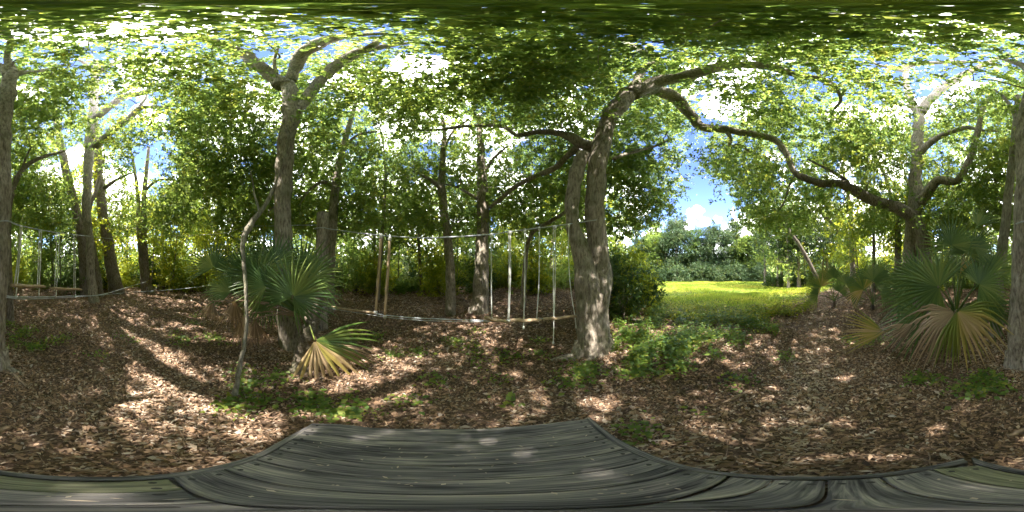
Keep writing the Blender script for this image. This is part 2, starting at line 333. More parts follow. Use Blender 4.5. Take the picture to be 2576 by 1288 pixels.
# ---------------------------------------------------------------- ground
RB_AZ = np.array([34, 44, 50, 58, 66, 76, 86, 94, 100, 106, 112, 122]); RB_R = np.array([40, 7.2, 5.6, 5.2, 5.0, 4.9, 5.3, 6.2, 7.6, 9.5, 13, 40])
def field_mask(x, y):
    r = np.hypot(x, y); az = np.degrees(np.arctan2(x, y))
    rb = np.interp(az, RB_AZ, RB_R, left=99, right=99)
    nzv = 0.5*np.sin(x*2.3+1.1)*np.sin(y*2.7+.3)+0.35*np.sin(x*5.1)*np.sin(y*4.7+2)
    return np.clip((r+nzv-rb)/2.2+0.4, 0, 1)*(rb < 39)
def build_ground():
    rs = np.concatenate([np.linspace(0.0005, 8, 90), np.geomspace(8.2, 60, 60), np.geomspace(70, 900, 10)])
    na = 240; an = np.linspace(0, 2*math.pi, na, endpoint=False)
    Rr, Aa = np.meshgrid(rs, an, indexing='ij'); X = Rr*np.sin(Aa); Y = Rr*np.cos(Aa)
    Z = gz(X, Y)
    fine = np.array([mnoise.noise(Vector((a*3.0, b*3.0, 0)))*0.03+mnoise.noise(Vector((a*9, b*9, 3)))*0.012 for a, b in zip(X.ravel(), Y.ravel())]).reshape(X.shape)
    Z = Z+fine*(Rr < 12)
    V = np.stack([X, Y, Z], -1).reshape(-1, 3)
    i, j = np.meshgrid(np.arange(len(rs)-1), np.arange(na), indexing='ij'); j2 = (j+1) % na
    Q = np.stack([i*na+j, (i+1)*na+j, (i+1)*na+j2, i*na+j2], -1).reshape(-1, 4)[:, ::-1]
    me = np_mesh('ground', V, Q, np.maximum(field_mask(X, Y), 0.75*sstep(10, 15, Rr)).ravel(), True)
    m, nt, N, L = newmat('forest_floor')
    tc = N('ShaderNodeTexCoord')
    n1 = N('ShaderNodeTexNoise'); n1.inputs['Scale'].default_value = 40; n1.inputs['Detail'].default_value = 10; n1.inputs['Roughness'].default_value = 0.75; L(tc.outputs['Object'], n1.inputs['Vector'])
    v = N('ShaderNodeTexVoronoi'); v.inputs['Scale'].default_value = 55; v.inputs['Randomness'].default_value = 1; L(tc.outputs['Object'], v.inputs['Vector'])
    r1 = ramp(N, [(0.3,(0.04,0.029,0.023)),(0.5,(0.12,0.08,0.058)),(0.7,(0.25,0.165,0.118))]); L(n1.outputs['Fac'], r1.inputs['Fac'])
    r2 = ramp(N, [(0.0,(0.06,0.042,0.032)),(0.5,(0.16,0.108,0.077)),(1,(0.32,0.225,0.165))]); L(v.outputs['Color'], r2.inputs['Fac'])
    mx = N('ShaderNodeMix'); mx.data_type = 'RGBA'; mx.inputs['Factor'].default_value = 0.5; L(r1.outputs[0], mx.inputs['A']); L(r2.outputs[0], mx.inputs['B'])
    n3 = N('ShaderNodeTexNoise'); n3.inputs['Scale'].default_value = 1.6; n3.inputs['Detail'].default_value = 8; L(tc.outputs['Object'], n3.inputs['Vector'])
    r3 = ramp(N, [(0.3,(0.07,0.115,0.018)),(0.55,(0.13,0.175,0.028)),(0.75,(0.22,0.22,0.06))]); L(n3.outputs['Fac'], r3.inputs['Fac'])
    at = N('ShaderNodeAttribute'); at.attribute_name = 'rnd'
    mg = N('ShaderNodeMix'); mg.data_type = 'RGBA'; L(at.outputs['Fac'], mg.inputs['Factor']); L(mx.outputs['Result'], mg.inputs['A']); L(r3.outputs[0], mg.inputs['B'])
    pb = N('ShaderNodeBsdfPrincipled'); pb.inputs['Roughness'].default_value = 0.95; pb.inputs['Specular IOR Level'].default_value = 0.1; L(mg.outputs['Result'], pb.inputs['Base Color'])
    b = N('ShaderNodeBump'); b.inputs['Strength'].default_value = 0.8; b.inputs['Distance'].default_value = 0.03; L(n1.outputs['Fac'], b.inputs['Height']); L(b.outputs[0], pb.inputs['Normal'])
    o = N('ShaderNodeOutputMaterial'); L(pb.outputs[0], o.inputs['Surface'])
    return tag(link_mesh('ground', me, m), kind='structure')
build_ground()

# ---------------------------------------------------------------- wooden deck under the camera
DECK = 0.40
FRONT = [(-0.912,0.335),(-0.83,0.48),(-0.68,0.611),(-0.411,0.802),(-0.097,0.904),(0.0,0.927),(0.236,0.95),(0.445,0.93)]
LINES = [
 FRONT,
 [(-0.82,0.245),(-0.788,0.302),(-0.697,0.403),(-0.528,0.536),(-0.335,0.654),(-0.035,0.76),(0.0,0.771),(0.252,0.799),(0.435,0.791)],
 [(-0.741,0.165),(-0.664,0.255),(-0.553,0.338),(-0.463,0.416),(-0.21,0.562),(0.0,0.63),(0.162,0.651),(0.422,0.648)],
 [(-0.64,0.085),(-0.554,0.174),(-0.449,0.265),(-0.213,0.416),(0.0,0.486),(0.194,0.507),(0.414,0.5)],
 [(-0.532,0.0),(-0.444,0.085),(-0.31,0.189),(-0.162,0.273),(0.0,0.333),(0.187,0.353),(0.396,0.354)],
 [(-0.42,-0.085),(-0.297,0.02),(-0.19,0.092),(-0.10,0.14),(0.0,0.180),(0.166,0.209),(0.372,0.212)],
 [(-0.300,-0.168),(-0.15,-0.055),(-0.074,-0.01),(-0.059,0.0),(-0.012,0.022),(0.0,0.028),(0.056,0.055),(0.171,0.082),(0.345,0.087)]]
RIGHT_IN = [(0.440,0.93),(0.430,0.79),(0.420,0.648),(0.412,0.5),(0.396,0.354),(0.372,0.212),(0.350,0.087),(0.325,-0.014),(0.300,-0.11),(0.268,-0.216),(0.243,-0.33),(0.17,-0.475)]
RIGHT_OUT = [(0.487,0.925),(0.482,0.79),(0.470,0.595),(0.458,0.451),(0.438,0.338),(0.416,0.232),(0.388,0.106),(0.368,0.0),(0.345,-0.095),(0.315,-0.20),(0.285,-0.32),(0.205,-0.515)]
LEFT_IN = [(-0.880,0.320),(-0.795,0.225),(-0.690,0.128),(-0.575,0.035),(-0.455,-0.06),(-0.33,-0.145),(-0.23,-0.215),(-0.145,-0.275),(-0.06,-0.335),(0.02,-0.39),(0.09,-0.435),(0.15,-0.475)]
LEFT_OUT = [(-0.917,0.330),(-0.825,0.200),(-0.710,0.080),(-0.590,-0.008),(-0.475,-0.10),(-0.355,-0.185),(-0.26,-0.248),(-0.175,-0.308),(-0.085,-0.368),(0.0,-0.424),(0.07,-0.47),(0.178,-0.535)]
def strip_board(name, A, B, parent, mat, gap=0.002, thick=0.038, per=5, lift=0.0):
    """a board between two curved plan lines, with eased top edges"""
    a = catmull(A, per); b = catmull(B, per)
    def resample(c, n):
        s = np.concatenate([[0], np.cumsum(np.linalg.norm(np.diff(c, axis=0), axis=1))]); u = np.linspace(0, s[-1], n)
        return np.stack([np.interp(u, s, c[:,0]), np.interp(u, s, c[:,1])], 1), u
    n = 30; a, ua = resample(a, n); b, ub = resample(b, n)
    w = unit(b-a); a = a+w*gap; b = b-w*gap
    prof = [(0, -thick), (0, -0.006), (0.006, 0), (None, 0), (None, -0.006), (None, -thick)]
    V = []; UV = []; top = DECK+lift
    for i in range(n):
        d = b[i]-a[i]; wd = np.linalg.norm(d); d = d/wd
        pts = [(0,-thick),(0,-0.005),(min(0.005,wd*.2),0),(wd-min(0.005,wd*.2),0),(wd,-0.005),(wd,-thick)]
        for s, z in pts:
            q = a[i]+d*s; V.append((q[0], q[1], top+z+0.0012*math.sin(i*0.4+A[0][0]*40))); UV.append((ua[i], s))
    F = []
    for i in range(n-1):
        for k in range(6):
            k2 = (k+1) % 6; F.append((i*6+k, (i+1)*6+k, (i+1)*6+k2, i*6+k2))
    F.append(tuple(range(6))); F.append(tuple((n-1)*6+k for k in reversed(range(6))))
    me = bpy.data.meshes.new(name); me.from_pydata(V, [], F)
    import bmesh
    bm = bmesh.new(); bm.from_mesh(me); bmesh.ops.recalc_face_normals(bm, faces=bm.faces); bm.to_mesh(me); bm.free()
    uvl = me.uv_layers.new(name='UVMap')
    for lp in me.loops: uvl.data[lp.index].uv = UV[lp.vertex_index]
    me.update()
    return link_mesh(name, me, mat, parent)
def add_screws(board, A, B, parent_loc):
    ca, cb = np.array(A), np.array(B)
    for e, ins in ((0, 1), (-1, -2)):
        for f in (0.25, 0.75):
            p = ca[e]*(1-f)+cb[e]*f; q = ca[ins]*(1-f)+cb[ins]*f; d = (q-p)/np.linalg.norm(q-p); p = p+d*0.035
            mb = MB(); mb.tube([(p[0],p[1],DECK-0.01),(p[0],p[1],DECK+0.0025)], [0.009,0.009], 8)
            mb.build('screw', M_SCREW, board, smooth=False)
def build_deck():
    t = thing('wooden_platform', (0,0,0), 'dark weathered triangular plank platform right below the camera', 'platform')
    for k in range(6):
        b = strip_board('plank', LINES[k], LINES[k+1], t, M_PLANK)
        add_screws(b, LINES[k], LINES[k+1], t)
    # rear planks run along the left edge and butt against the last cross plank
    rear = [([(-0.282,-0.170),(-0.15,-0.262),(-0.0,-0.368),(0.13,-0.455)], [(-0.200,-0.096),(-0.115,-0.15),(0.0,-0.232),(0.115,-0.30),(0.230,-0.362)]),
            ([(-0.200,-0.096),(-0.115,-0.15),(0.0,-0.232),(0.115,-0.30),(0.230,-0.362)], [(-0.09,-0.022),(-0.02,-0.056),(0.07,-0.115),(0.262,-0.216)]),
            ([(-0.09,-0.022),(-0.02,-0.056),(0.07,-0.115),(0.262,-0.216)], [(0.0,0.020),(0.05,-0.01),(0.15,-0.055),(0.292,-0.11)]),
            ([(0.0,0.020),(0.05,-0.01),(0.15,-0.055),(0.292,-0.11)], [(0.07,0.056),(0.12,0.035),(0.222,0.012),(0.318,-0.010)]),
            ([(0.07,0.056),(0.12,0.040),(0.222,0.012),(0.318,-0.010)], [(0.078,0.059),(0.13,0.070),(0.2,0.078),(0.29,0.081),(0.338,0.081)])]
    for k, (A, B) in enumerate(rear):
        b = strip_board('plank', A, B, t, M_PLANK_O if k == 0 else M_PLANK)
        if k == 0: b['label'] = 'olive plank tinged with green algae'
        if k < 4: add_screws(b, A, B, t)
    strip_board('edge_board', RIGHT_IN, RIGHT_OUT, t, M_PLANK, gap=0.002, thick=0.14)
    strip_board('edge_board', LEFT_OUT, LEFT_IN, t, M_PLANK, gap=0.002, thick=0.14)
    for p in [(-0.78,0.32),(0.38,0.84),(0.14,-0.40)]:
        MB().box((p[0],p[1],DECK/2-0.06), 0.09, 0.09, DECK+0.04).build('post', M_PLANK, t, smooth=False)
    for A, B in (((-0.80,0.36),(0.40,0.84)),((-0.36,-0.08),(0.36,0.2)),((-0.30,-0.165),(0.0,0.018)),((0.0,0.018),(0.33,0.082))):
        a, b = Vector((*A,DECK-0.085)), Vector((*B,DECK-0.085)); d = (b-a); L_ = d.length; d.normalize(); s = Vector((-d.y,d.x,0))
        MB().box((a+b)/2, L_, 0.04, 0.09, Matrix((d,s,Vector((0,0,1)))).transposed()).build('joist', M_PLANK, t, smooth=False)
build_deck()

# ---------------------------------------------------------------- foliage density as seen in the photograph: where open sky shows
GAP = [(1690,318),(1790,322),(1792,440),(1850,466),(1872,560),(1885,610),(1600,610),(1690,545),(1716,470),(1740,420)]
HOLES = [(1800,265,50,60,0.9),(1840,200,30,25,.6),(2055,235,55,40,0.9),(2010,300,25,60,.6),(1040,140,60,26,0.97),(1080,182,45,28,0.85),(1010,190,40,20,.7),(395,385,32,48,0.85),(350,370,22,40,.7),(655,265,40,35,.7),
         (2250,285,75,30,.6),(2330,255,40,30,.5),(60,240,40,22,.8),(330,70,60,25,.5),(180,85,50,25,.5),(300,470,30,70,.55),(1060,400,40,60,.4),(1360,400,50,60,.4),(2150,480,60,60,.35),(1760,600,110,60,1.0),(1900,240,110,60,.35),(2080,300,90,60,.4),(2200,230,80,50,.35),(1730,400,50,80,.9),(2380,380,60,50,.3)]
def in_poly(px, py, poly):
    px = np.asarray(px); c = np.zeros(px.shape, bool); n = len(poly)
    for i in range(n):
        x1,y1 = poly[i]; x2,y2 = poly[(i+1)%n]
        t = ((y1 > py) != (y2 > py)) & (px < (x2-x1)*(py-y1)/((y2-y1)+1e-12)+x1); c ^= t
    return c
def openness(px, py):
    o = in_poly(px, py, GAP).astype(float)
    for cx,cy_,rx,ry,s in HOLES:
        e = 20 if s > .8 else 8; q = ((px-cx)/(rx+e))**2+((py-cy_)/(ry+e*.8))**2; o = np.maximum(o, s*np.clip(1.3-q, 0, 1))
    return np.clip(o, 0, 1)

# ---------------------------------------------------------------- the near trees, traced limb by limb: (x, y, distance, width in px)
TREES = []      # dicts: label, bark, leaf, stems [(kind, pts)], roots
def T(name, label, bark, stems, roots=(), leaf=None, quota=1.0, fine=False):
    TREES.append(dict(name=name, label=label, bark=bark, stems=stems, roots=roots, leaf=leaf or M_LEAF, quota=quota, fine=fine))
T('oak_tree', 'twin-stemmed grey oak with burls and roots, holding the rope course cables beside the meadow', M_BARK, [
  ('trunk', [(1497,905,3.05,96),(1495,868,3.1,84),(1498,800,3.15,72),(1503,730,3.18,68),(1505,660,3.2,56),(1500,560,3.2,50),(1497,480,3.2,49),(1506,400,3.2,48),(1522,330,3.2,44),(1548,275,3.2,42),(1580,238,3.15,38)]),
  ('stem', [(1482,870,3.0,64),(1480,790,3.0,62),(1476,720,3.0,60),(1462,640,3.0,46),(1445,570,3.0,37),(1438,510,3.05,36),(1450,440,3.1,36),(1470,385,3.15,34)]),
  ('limb', [(1580,238,3.15,36),(1625,226,3.3,32),(1670,232,3.6,29),(1705,255,4.0,26),(1738,290,4.4,23),(1765,318,4.7,22),(1830,327,5.0,19),(1900,340,5.2,17),(1950,352,5.3,16),(1978,385,5.3,15),(1992,420,5.3,14),(2003,440,5.3,13)]),
  ('limb', [(1590,236,3.15,30),(1660,205,3.0,27),(1730,190,2.85,24),(1800,172,2.7,21),(1870,162,2.65,19),(1930,168,2.7,17),(2000,187,2.9,14),(2070,200,3.1,12),(2100,220,3.3,11),(2115,250,3.6,9),(2100,275,3.8,7)]),
  ('limb', [(1572,248,3.15,24),(1598,210,3.0,19),(1618,175,2.9,15),(1642,150,2.8,11),(1600,120,2.6,8),(1540,95,2.4,6)]),
  ('limb', [(1488,372,3.2,30),(1465,362,3.25,27),(1435,345,3.3,22),(1400,334,3.4,15),(1350,333,3.6,12),(1300,340,3.8,10),(1260,318,4.0,8),(1170,318,4.4,8),(1100,326,4.7,7),(1030,330,5,6)]),
  ('limb', [(1452,372,3.3,18),(1425,395,3.5,16),(1390,425,3.8,14),(1340,447,4.1,12),(1295,470,4.4,11),(1258,500,4.8,10),(1232,522,5.1,9)]),
  ('limb', [(1545,400,3.15,10),(1575,388,3.3,8),(1640,370,3.7,6),(1690,350,4.1,4)]),
  ('limb', [(1828,330,5.0,12),(1838,352,5.1,9),(1836,368,5.1,8),(1860,365,5.2,7),(1890,385,5.3,5)]),
  ('limb', [(1480,880,2.95,20),(1470,640,2.93,6)])][:9],
  roots=[[(1480,850,3.0,40),(1450,872,2.85,30),(1420,885,2.8,18),(1385,898,2.75,8)],[(1520,850,3.2,34),(1538,868,3.2,22),(1550,880,3.2,10)],[(1495,870,3.0,40),(1492,895,2.8,24),(1480,915,2.65,10)],[(1462,860,3.0,30),(1445,880,2.8,18),(1440,900,2.65,8)]], fine=True, quota=1.5)
T('oak_tree', 'tall straight oak rising behind the big fan palm and forking high', M_BARK, [
  ('trunk', [(735,905,3.3,70),(730,860,3.3,58),(724,780,3.3,52),(716,680,3.3,46),(713,600,3.3,45),(712,520,3.3,44),(714,440,3.3,44),(720,360,3.3,44),(732,290,3.3,44),(728,235,3.3,42),(722,200,3.3,38)]),
  ('limb', [(712,215,3.3,34),(690,195,3.2,26),(655,168,2.9,22),(620,140,2.6,18),(560,112,2.2,15),(505,95,1.9,12),(430,90,1.8,8),(340,92,1.8,5)]),
  ('limb', [(728,205,3.3,30),(742,170,3.0,26),(760,140,2.6,22),(790,115,2.2,18),(840,95,1.9,14),(900,88,1.7,9),(980,85,1.6,6)]),
  ('limb', [(742,285,3.3,28),(765,255,3.35,26),(795,215,3.3,23),(830,178,3.0,21),(868,150,2.7,18),(910,127,2.4,16),(950,120,2.3,12),(1000,112,2.2,8),(1060,105,2.1,5)]),
  ('limb', [(915,127,2.4,12),(940,112,2.1,9),(960,95,1.9,6)]),
  ('limb', [(700,205,3.2,14),(690,160,2.8,10),(700,120,2.3,7)])], quota=1.25, fine=True)
T('oak_tree', 'grey oak with pale mottled bark at the picture edge, cable strapped round it, flaring roots', M_BARK, [
  ('trunk', [(2556,928,2.48,62),(2556,900,2.52,57),(2562,840,2.55,54),(2568,740,2.6,53),(2573,640,2.6,53),(2578,540,2.6,53),(2580,440,2.6,52),(2581,350,2.6,50),(2588,270,2.6,46),(2600,210,2.6,42),(2603,175,2.6,34)]),
  ('limb', [(2603,175,2.6,28),(2594,140,2.3,18),(2600,100,1.7,12),(2560,70,1.3,8)]),
  ('limb', [(2606,185,2.6,20),(2640,182,2.7,10),(2680,178,2.9,7),(2740,165,3.1,5)]),
  ('limb', [(2598,190,2.6,20),(2575,165,2.6,13),(2530,150,2.7,9)])],
  roots=[[(2575,880,2.55,36),(2590,910,2.45,22),(2608,935,2.35,13),(2636,965,2.25,7)],[(2545,885,2.55,30),(2530,910,2.45,15),(2508,922,2.4,6)],[(2568,885,2.5,30),(2582,918,2.38,17),(2592,935,2.3,7)]], quota=1.0, fine=True)
T('oak_tree', 'slim pale trunk standing just left of the edge oak behind the right-hand palms', M_BARK_P, [
  ('trunk', [(2506,830,3.9,34),(2509,770,3.9,30),(2513,700,3.9,28),(2522,620,3.9,27),(2531,540,3.9,25),(2540,460,3.9,23),(2549,380,3.9,21),(2556,300,3.9,18),(2560,240,3.9,14)]),
  ('limb', [(2556,300,3.9,10),(2530,250,3.9,8),(2500,225,3.9,5)])], quota=0.5)
T('slender_tree', 'slender dark tree bending right beside the two hanging bar swings', M_BARK_D, [
  ('trunk', [(2602,815,4.7,22),(2601,780,4.7,20),(2599,700,4.7,18),(2597,600,4.7,17),(2600,520,4.7,17),(2612,465,4.7,15),(2632,428,4.7,13),(2660,405,4.8,11),(2700,390,5,8),(2740,380,5.2,5)]),
  ('limb', [(2630,430,4.7,8),(2640,400,4.7,6),(2655,370,4.7,4)])], quota=0.5)
T('oak_tree', 'grey oak with two long limbs reaching right, standing right of the bar swings', M_BARK, [
  ('trunk', [(2815,770,6.9,32),(2811,748,6.9,26),(2806,690,6.9,22),(2802,610,6.9,22),(2793,540,6.9,23),(2796,450,6.9,24),(2802,370,6.9,27),(2809,300,6.9,27),(2813,240,6.9,25),(2816,185,6.9,20),(2818,150,6.6,12)]),
  ('limb', [(2815,370,6.8,22),(2835,350,6.5,20),(2870,320,6.2,17),(2905,295,6.0,14),(2930,272,5.8,12),(2975,270,5.6,9),(3030,280,5.5,6)]),
  ('limb', [(2820,295,6.7,18),(2850,270,6.3,16),(2890,243,6.0,14),(2930,235,5.8,13),(2980,225,5.6,10),(3040,215,5.4,7)]),
  ('limb', [(2925,272,5.8,9),(2940,250,5.7,7),(2945,238,5.7,5)]),
  ('limb', [(2818,185,6.9,12),(2850,165,6.2,9),(2890,150,5.8,7),(2960,130,5.4,5)]),
  ('limb', [(2812,190,6.9,10),(2790,160,6.3,7),(2770,150,6,5)])], quota=1.1)
T('oak_tree', 'dark leaning oak behind the bar swings, left of the grey oak', M_BARK_D, [
  ('trunk', [(2792,745,8.6,30),(2790,700,8.6,25),(2785,640,8.6,23),(2775,560,8.6,22),(2757,490,8.6,23),(2742,430,8.6,23),(2730,370,8.6,20),(2718,300,8.6,16),(2708,230,8.2,12)]),
  ('limb', [(2735,390,8.6,10),(2700,340,8.2,8),(2660,310,8,5)])], quota=0.8)
T('oak_tree', 'stout brown oak leaning slightly, right of the grey oak with the long limbs', M_BARK_D, [
  ('trunk', [(2870,735,9.2,40),(2865,715,9.2,35),(2852,640,9.2,31),(2838,560,9.2,28),(2828,490,9.2,26),(2822,420,9.2,26),(2820,360,9.2,22),(2815,300,9,16)]),
  ('limb', [(2838,475,9.1,10),(2865,455,8.8,8),(2905,435,8.5,5)]),
  ('stem', [(2826,730,8.0,20),(2816,660,8,17),(2800,570,8,13),(2802,520,8,12),(2818,480,8.2,11),(2830,430,8.4,9),(2840,390,8.5,6)])], quota=0.9)
T('slender_tree', 'twin dark stems growing from one foot, left of the sunlit thicket', M_BARK_D, [
  ('trunk', [(2950,735,9.6,34),(2946,715,9.6,22),(2942,660,9.6,17),(2938,580,9.6,15),(2938,500,9.6,14),(2944,430,9.6,11),(2950,370,9.6,8)]),
  ('stem', [(2938,725,9.6,16),(2932,660,9.6,13),(2925,580,9.6,12),(2923,500,9.6,11),(2915,430,9.6,9),(2905,380,9.4,6)]),
  ('limb', [(2940,480,9.6,8),(2970,455,9.3,6),(3010,450,9,4)])], quota=0.7)
T('oak_tree', 'middling oak with an arching low branch, just right of the cable post', M_BARK, [
  ('trunk', [(826,790,5.6,30),(829,740,5.6,26),(832,640,5.6,25),(838,540,5.6,24),(843,480,5.6,22),(852,420,5.6,20),(864,370,5.6,17),(880,310,5.4,13),(895,260,5.2,9)]),
  ('limb', [(840,478,5.6,14),(828,462,5.5,11),(808,459,5.4,9),(785,472,5.3,7),(765,495,5.2,5),(752,520,5.2,3)]),
  ('limb', [(866,370,5.5,8),(900,340,5.3,6),(950,330,5.1,4)])], quota=0.8)
T('slender_tree', 'thin dark sapling rising above the two hanging timber poles', M_BARK_D, [
  ('trunk', [(950,770,7.2,9),(955,680,7.2,9),(962,590,7.2,9),(966,520,7.2,8),(970,440,7.2,7),(965,370,7,5),(955,320,7,4)])], quota=0.4)
T('oak_tree', 'oak with a low left branch, left of the pair nearest the middle', M_BARK, [
  ('trunk', [(1132,800,5.6,34),(1133,778,5.6,28),(1134,700,5.6,24),(1128,620,5.6,22),(1118,540,5.6,21),(1111,470,5.6,20),(1114,400,5.6,16),(1118,340,5.4,12),(1112,290,5.2,8)]),
  ('limb', [(1112,478,5.6,14),(1095,460,5.5,11),(1070,445,5.4,9),(1040,430,5.3,5)]),
  ('limb', [(1115,380,5.5,8),(1140,330,5.2,6),(1180,300,5,4)])], quota=0.9)
T('oak_tree', 'broad-based oak in the middle of the view behind the hanging ropes', M_BARK, [
  ('trunk', [(1208,806,5.55,54),(1209,780,5.6,44),(1211,700,5.6,38),(1213,620,5.6,33),(1215,540,5.6,30),(1213,470,5.6,27),(1211,410,5.6,22),(1208,350,5.4,17),(1205,290,5.2,12)]),
  ('limb', [(1203,500,5.6,9),(1180,488,5.5,7),(1150,470,5.4,5),(1110,462,5.2,3)]),
  ('limb', [(1215,440,5.6,9),(1240,400,5.4,7),(1275,370,5.1,5)])], roots=[[(1190,780,5.5,24),(1182,792,5.4,10)]], quota=1.0)
T('slender_tree', 'thin arched stem behind the swing ropes, bending right towards the twin oak', M_BARK, [
  ('trunk', [(1314,795,5.9,15),(1316,750,5.9,13),(1320,680,5.9,12),(1326,620,5.8,11),(1340,585,5.6,11),(1365,568,5.4,11),(1400,548,5.1,10),(1430,525,4.9,8),(1450,490,4.9,6)])], quota=0.3)
T('oak_tree', 'right-hand oak with a straight forking trunk and smooth elbowed side limb behind the palms', M_BARK, [
  ('trunk', [(2284,800,6.2,54),(2288,740,6.2,48),(2292,660,6.2,42),(2298,560,6.2,38),(2303,480,6.2,35),(2306,400,6.2,32),(2310,330,6.1,29),(2312,280,6.0,29)]),
  ('limb', [(2310,285,6.0,24),(2293,255,5.8,20),(2280,215,5.6,17),(2278,180,5.4,15),(2290,165,5.2,12),(2350,158,5,9),(2430,156,4.8,7),(2500,160,4.7,5)]),
  ('limb', [(2315,285,6.0,24),(2340,250,5.8,21),(2375,220,5.6,18),(2420,190,5.4,14),(2470,165,5.2,10),(2540,135,4.9,7)]),
  ('limb', [(2312,510,6.1,30),(2335,480,5.9,26),(2360,455,5.7,22),(2400,455,5.4,20),(2425,430,5.2,19),(2445,385,5.1,18),(2458,335,5.0,17),(2470,285,4.9,14),(2478,260,4.9,12),(2500,240,4.8,8)]),
  ('limb', [(2316,385,6.0,18),(2345,355,5.8,16),(2385,335,5.6,13),(2430,322,5.4,11),(2470,328,5.2,7),(2510,330,5.1,5)]),
  ('limb', [(2280,180,5.4,9),(2240,170,5.3,7),(2200,160,5.1,5),(2180,140,5,4)])], quota=1.3, fine=True)
T('oak_tree', 'bowed oak whose heavy trunk leans left into one long sinuous limb by the meadow', M_BARK_D, [
  ('trunk', [(2345,780,5.6,44),(2335,700,5.6,42),(2328,650,5.6,40),(2318,590,5.6,36),(2300,555,5.6,34),(2270,530,5.6,32),(2225,512,5.55,30),(2180,497,5.5,27),(2145,478,5.45,26),(2115,462,5.4,22),(2070,462,5.35,20),(2030,450,5.3,17),(2000,435,5.3,14),(1985,400,5.4,12),(1960,370,5.5,9)]),
  ('limb', [(2140,475,5.45,14),(2128,455,5.4,12),(2108,440,5.3,9),(2070,420,5.2,6),(2030,400,5.1,4)]),
  ('limb', [(1998,445,5.3,6),(1985,470,5.2,5),(1972,510,5.2,4),(1955,535,5.2,3)])], quota=1.3, fine=True)
T('oak_tree', 'forked brown oak in the gap left of the straight right-hand oak', M_BARK_D, [
  ('trunk', [(2258,730,9.5,24),(2258,690,9.5,19),(2259,620,9.5,17),(2257,560,9.5,17),(2250,530,9.5,12),(2240,490,9.5,10),(2225,440,9.4,8),(2205,400,9.2,5)]),
  ('stem', [(2260,560,9.5,13),(2272,530,9.5,11),(2285,480,9.4,8),(2275,430,9.2,6)])], quota=0.7)
T('oak_tree', 'oak with one branch slanting left, beyond the small palms at the meadow edge', M_BARK_D, [
  ('trunk', [(2146,715,11.5,18),(2145,680,11.5,15),(2143,630,11.5,14),(2141,580,11.5,14),(2139,530,11.5,12),(2130,470,11.2,9),(2118,420,11,6)]),
  ('limb', [(2139,615,11.5,11),(2118,590,11.3,10),(2095,565,11,9),(2065,535,10.7,7),(2040,522,10.4,5)])], quota=0.8)
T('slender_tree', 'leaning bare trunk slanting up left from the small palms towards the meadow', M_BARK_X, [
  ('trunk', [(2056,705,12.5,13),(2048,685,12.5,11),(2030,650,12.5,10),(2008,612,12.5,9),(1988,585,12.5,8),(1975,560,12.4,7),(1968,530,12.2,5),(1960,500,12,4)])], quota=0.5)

SKEL = []   # (tree index, points, radii)
def build_tree(ti, t):
    base = P(*t['stems'][0][1][1][:3]); base.z = gzf(base.x, base.y)
    root = thing(t['name'], base, t['label'], 'tree', 'oaks and slender trees of the grove')
    t['root'] = root
    for kind, pts in t['stems']:
        arr = []
        for i, (x, y, d, w) in enumerate(pts):
            p = P(x, y, d); q0, q1 = pts[max(i-1,0)], pts[min(i+1,len(pts)-1)]; dx, dy = q1[0]-q0[0], q1[1]-q0[1]; ln = math.hypot(dx, dy)
            ce = math.cos(rad((644-y)*0.139752)); arr.append((*p, pxrad(w*math.hypot(dy/ln*ce, dx/ln), p)))
        if kind in ('trunk', 'stem') and pts[0][1] > 700:      # run into the soil
            p = Vector(arr[0][:3]); g = gzf(p.x, p.y)
            if p.z > g-0.05: arr.insert(0, (p.x, p.y, g-0.12, arr[0][3]*1.25))
        c = catmull(arr, 9 if t['fine'] else 6); c[:,3] = np.maximum(c[:,3], 0.008)
        # limbs wander a little, as bark and growth do
        sd = random.random()*50
        for i in range(1, len(c)):
            r = c[i,3]; nv = mnoise.noise_vector(Vector((c[i,0]*1.7+sd, c[i,1]*1.7, c[i,2]*1.7)))
            c[i,:3] += np.array(nv)*r*0.22
        mb = MB(); sides = 20 if (t['fine'] and c[0,3] > 0.12) else 11
        mb.tube(c[:,:3], c[:,3], sides, 0.17 if t['fine'] else 0.12, True, 0.5, sd)
        if kind == 'trunk':
            for ro in t['roots']:
                ra = []
                for i, (x, y, d, w) in enumerate(ro):
                    p = P(x, y, d); r = pxrad(w, p); g = gzf(p.x, p.y)
                    if i: p.z = g+r*0.25
                    ra.append((*p, r))
                rc = catmull(ra, 6); mb.tube(rc[:,:3], np.maximum(rc[:,3],0.008), 12, 0.18, True, 0.5, sd)
        o = mb.build(kind, t['bark'], root)
        SKEL.append((ti, c[:,:3].copy(), c[:,3].copy()))
for ti, t in enumerate(TREES): build_tree(ti, t)

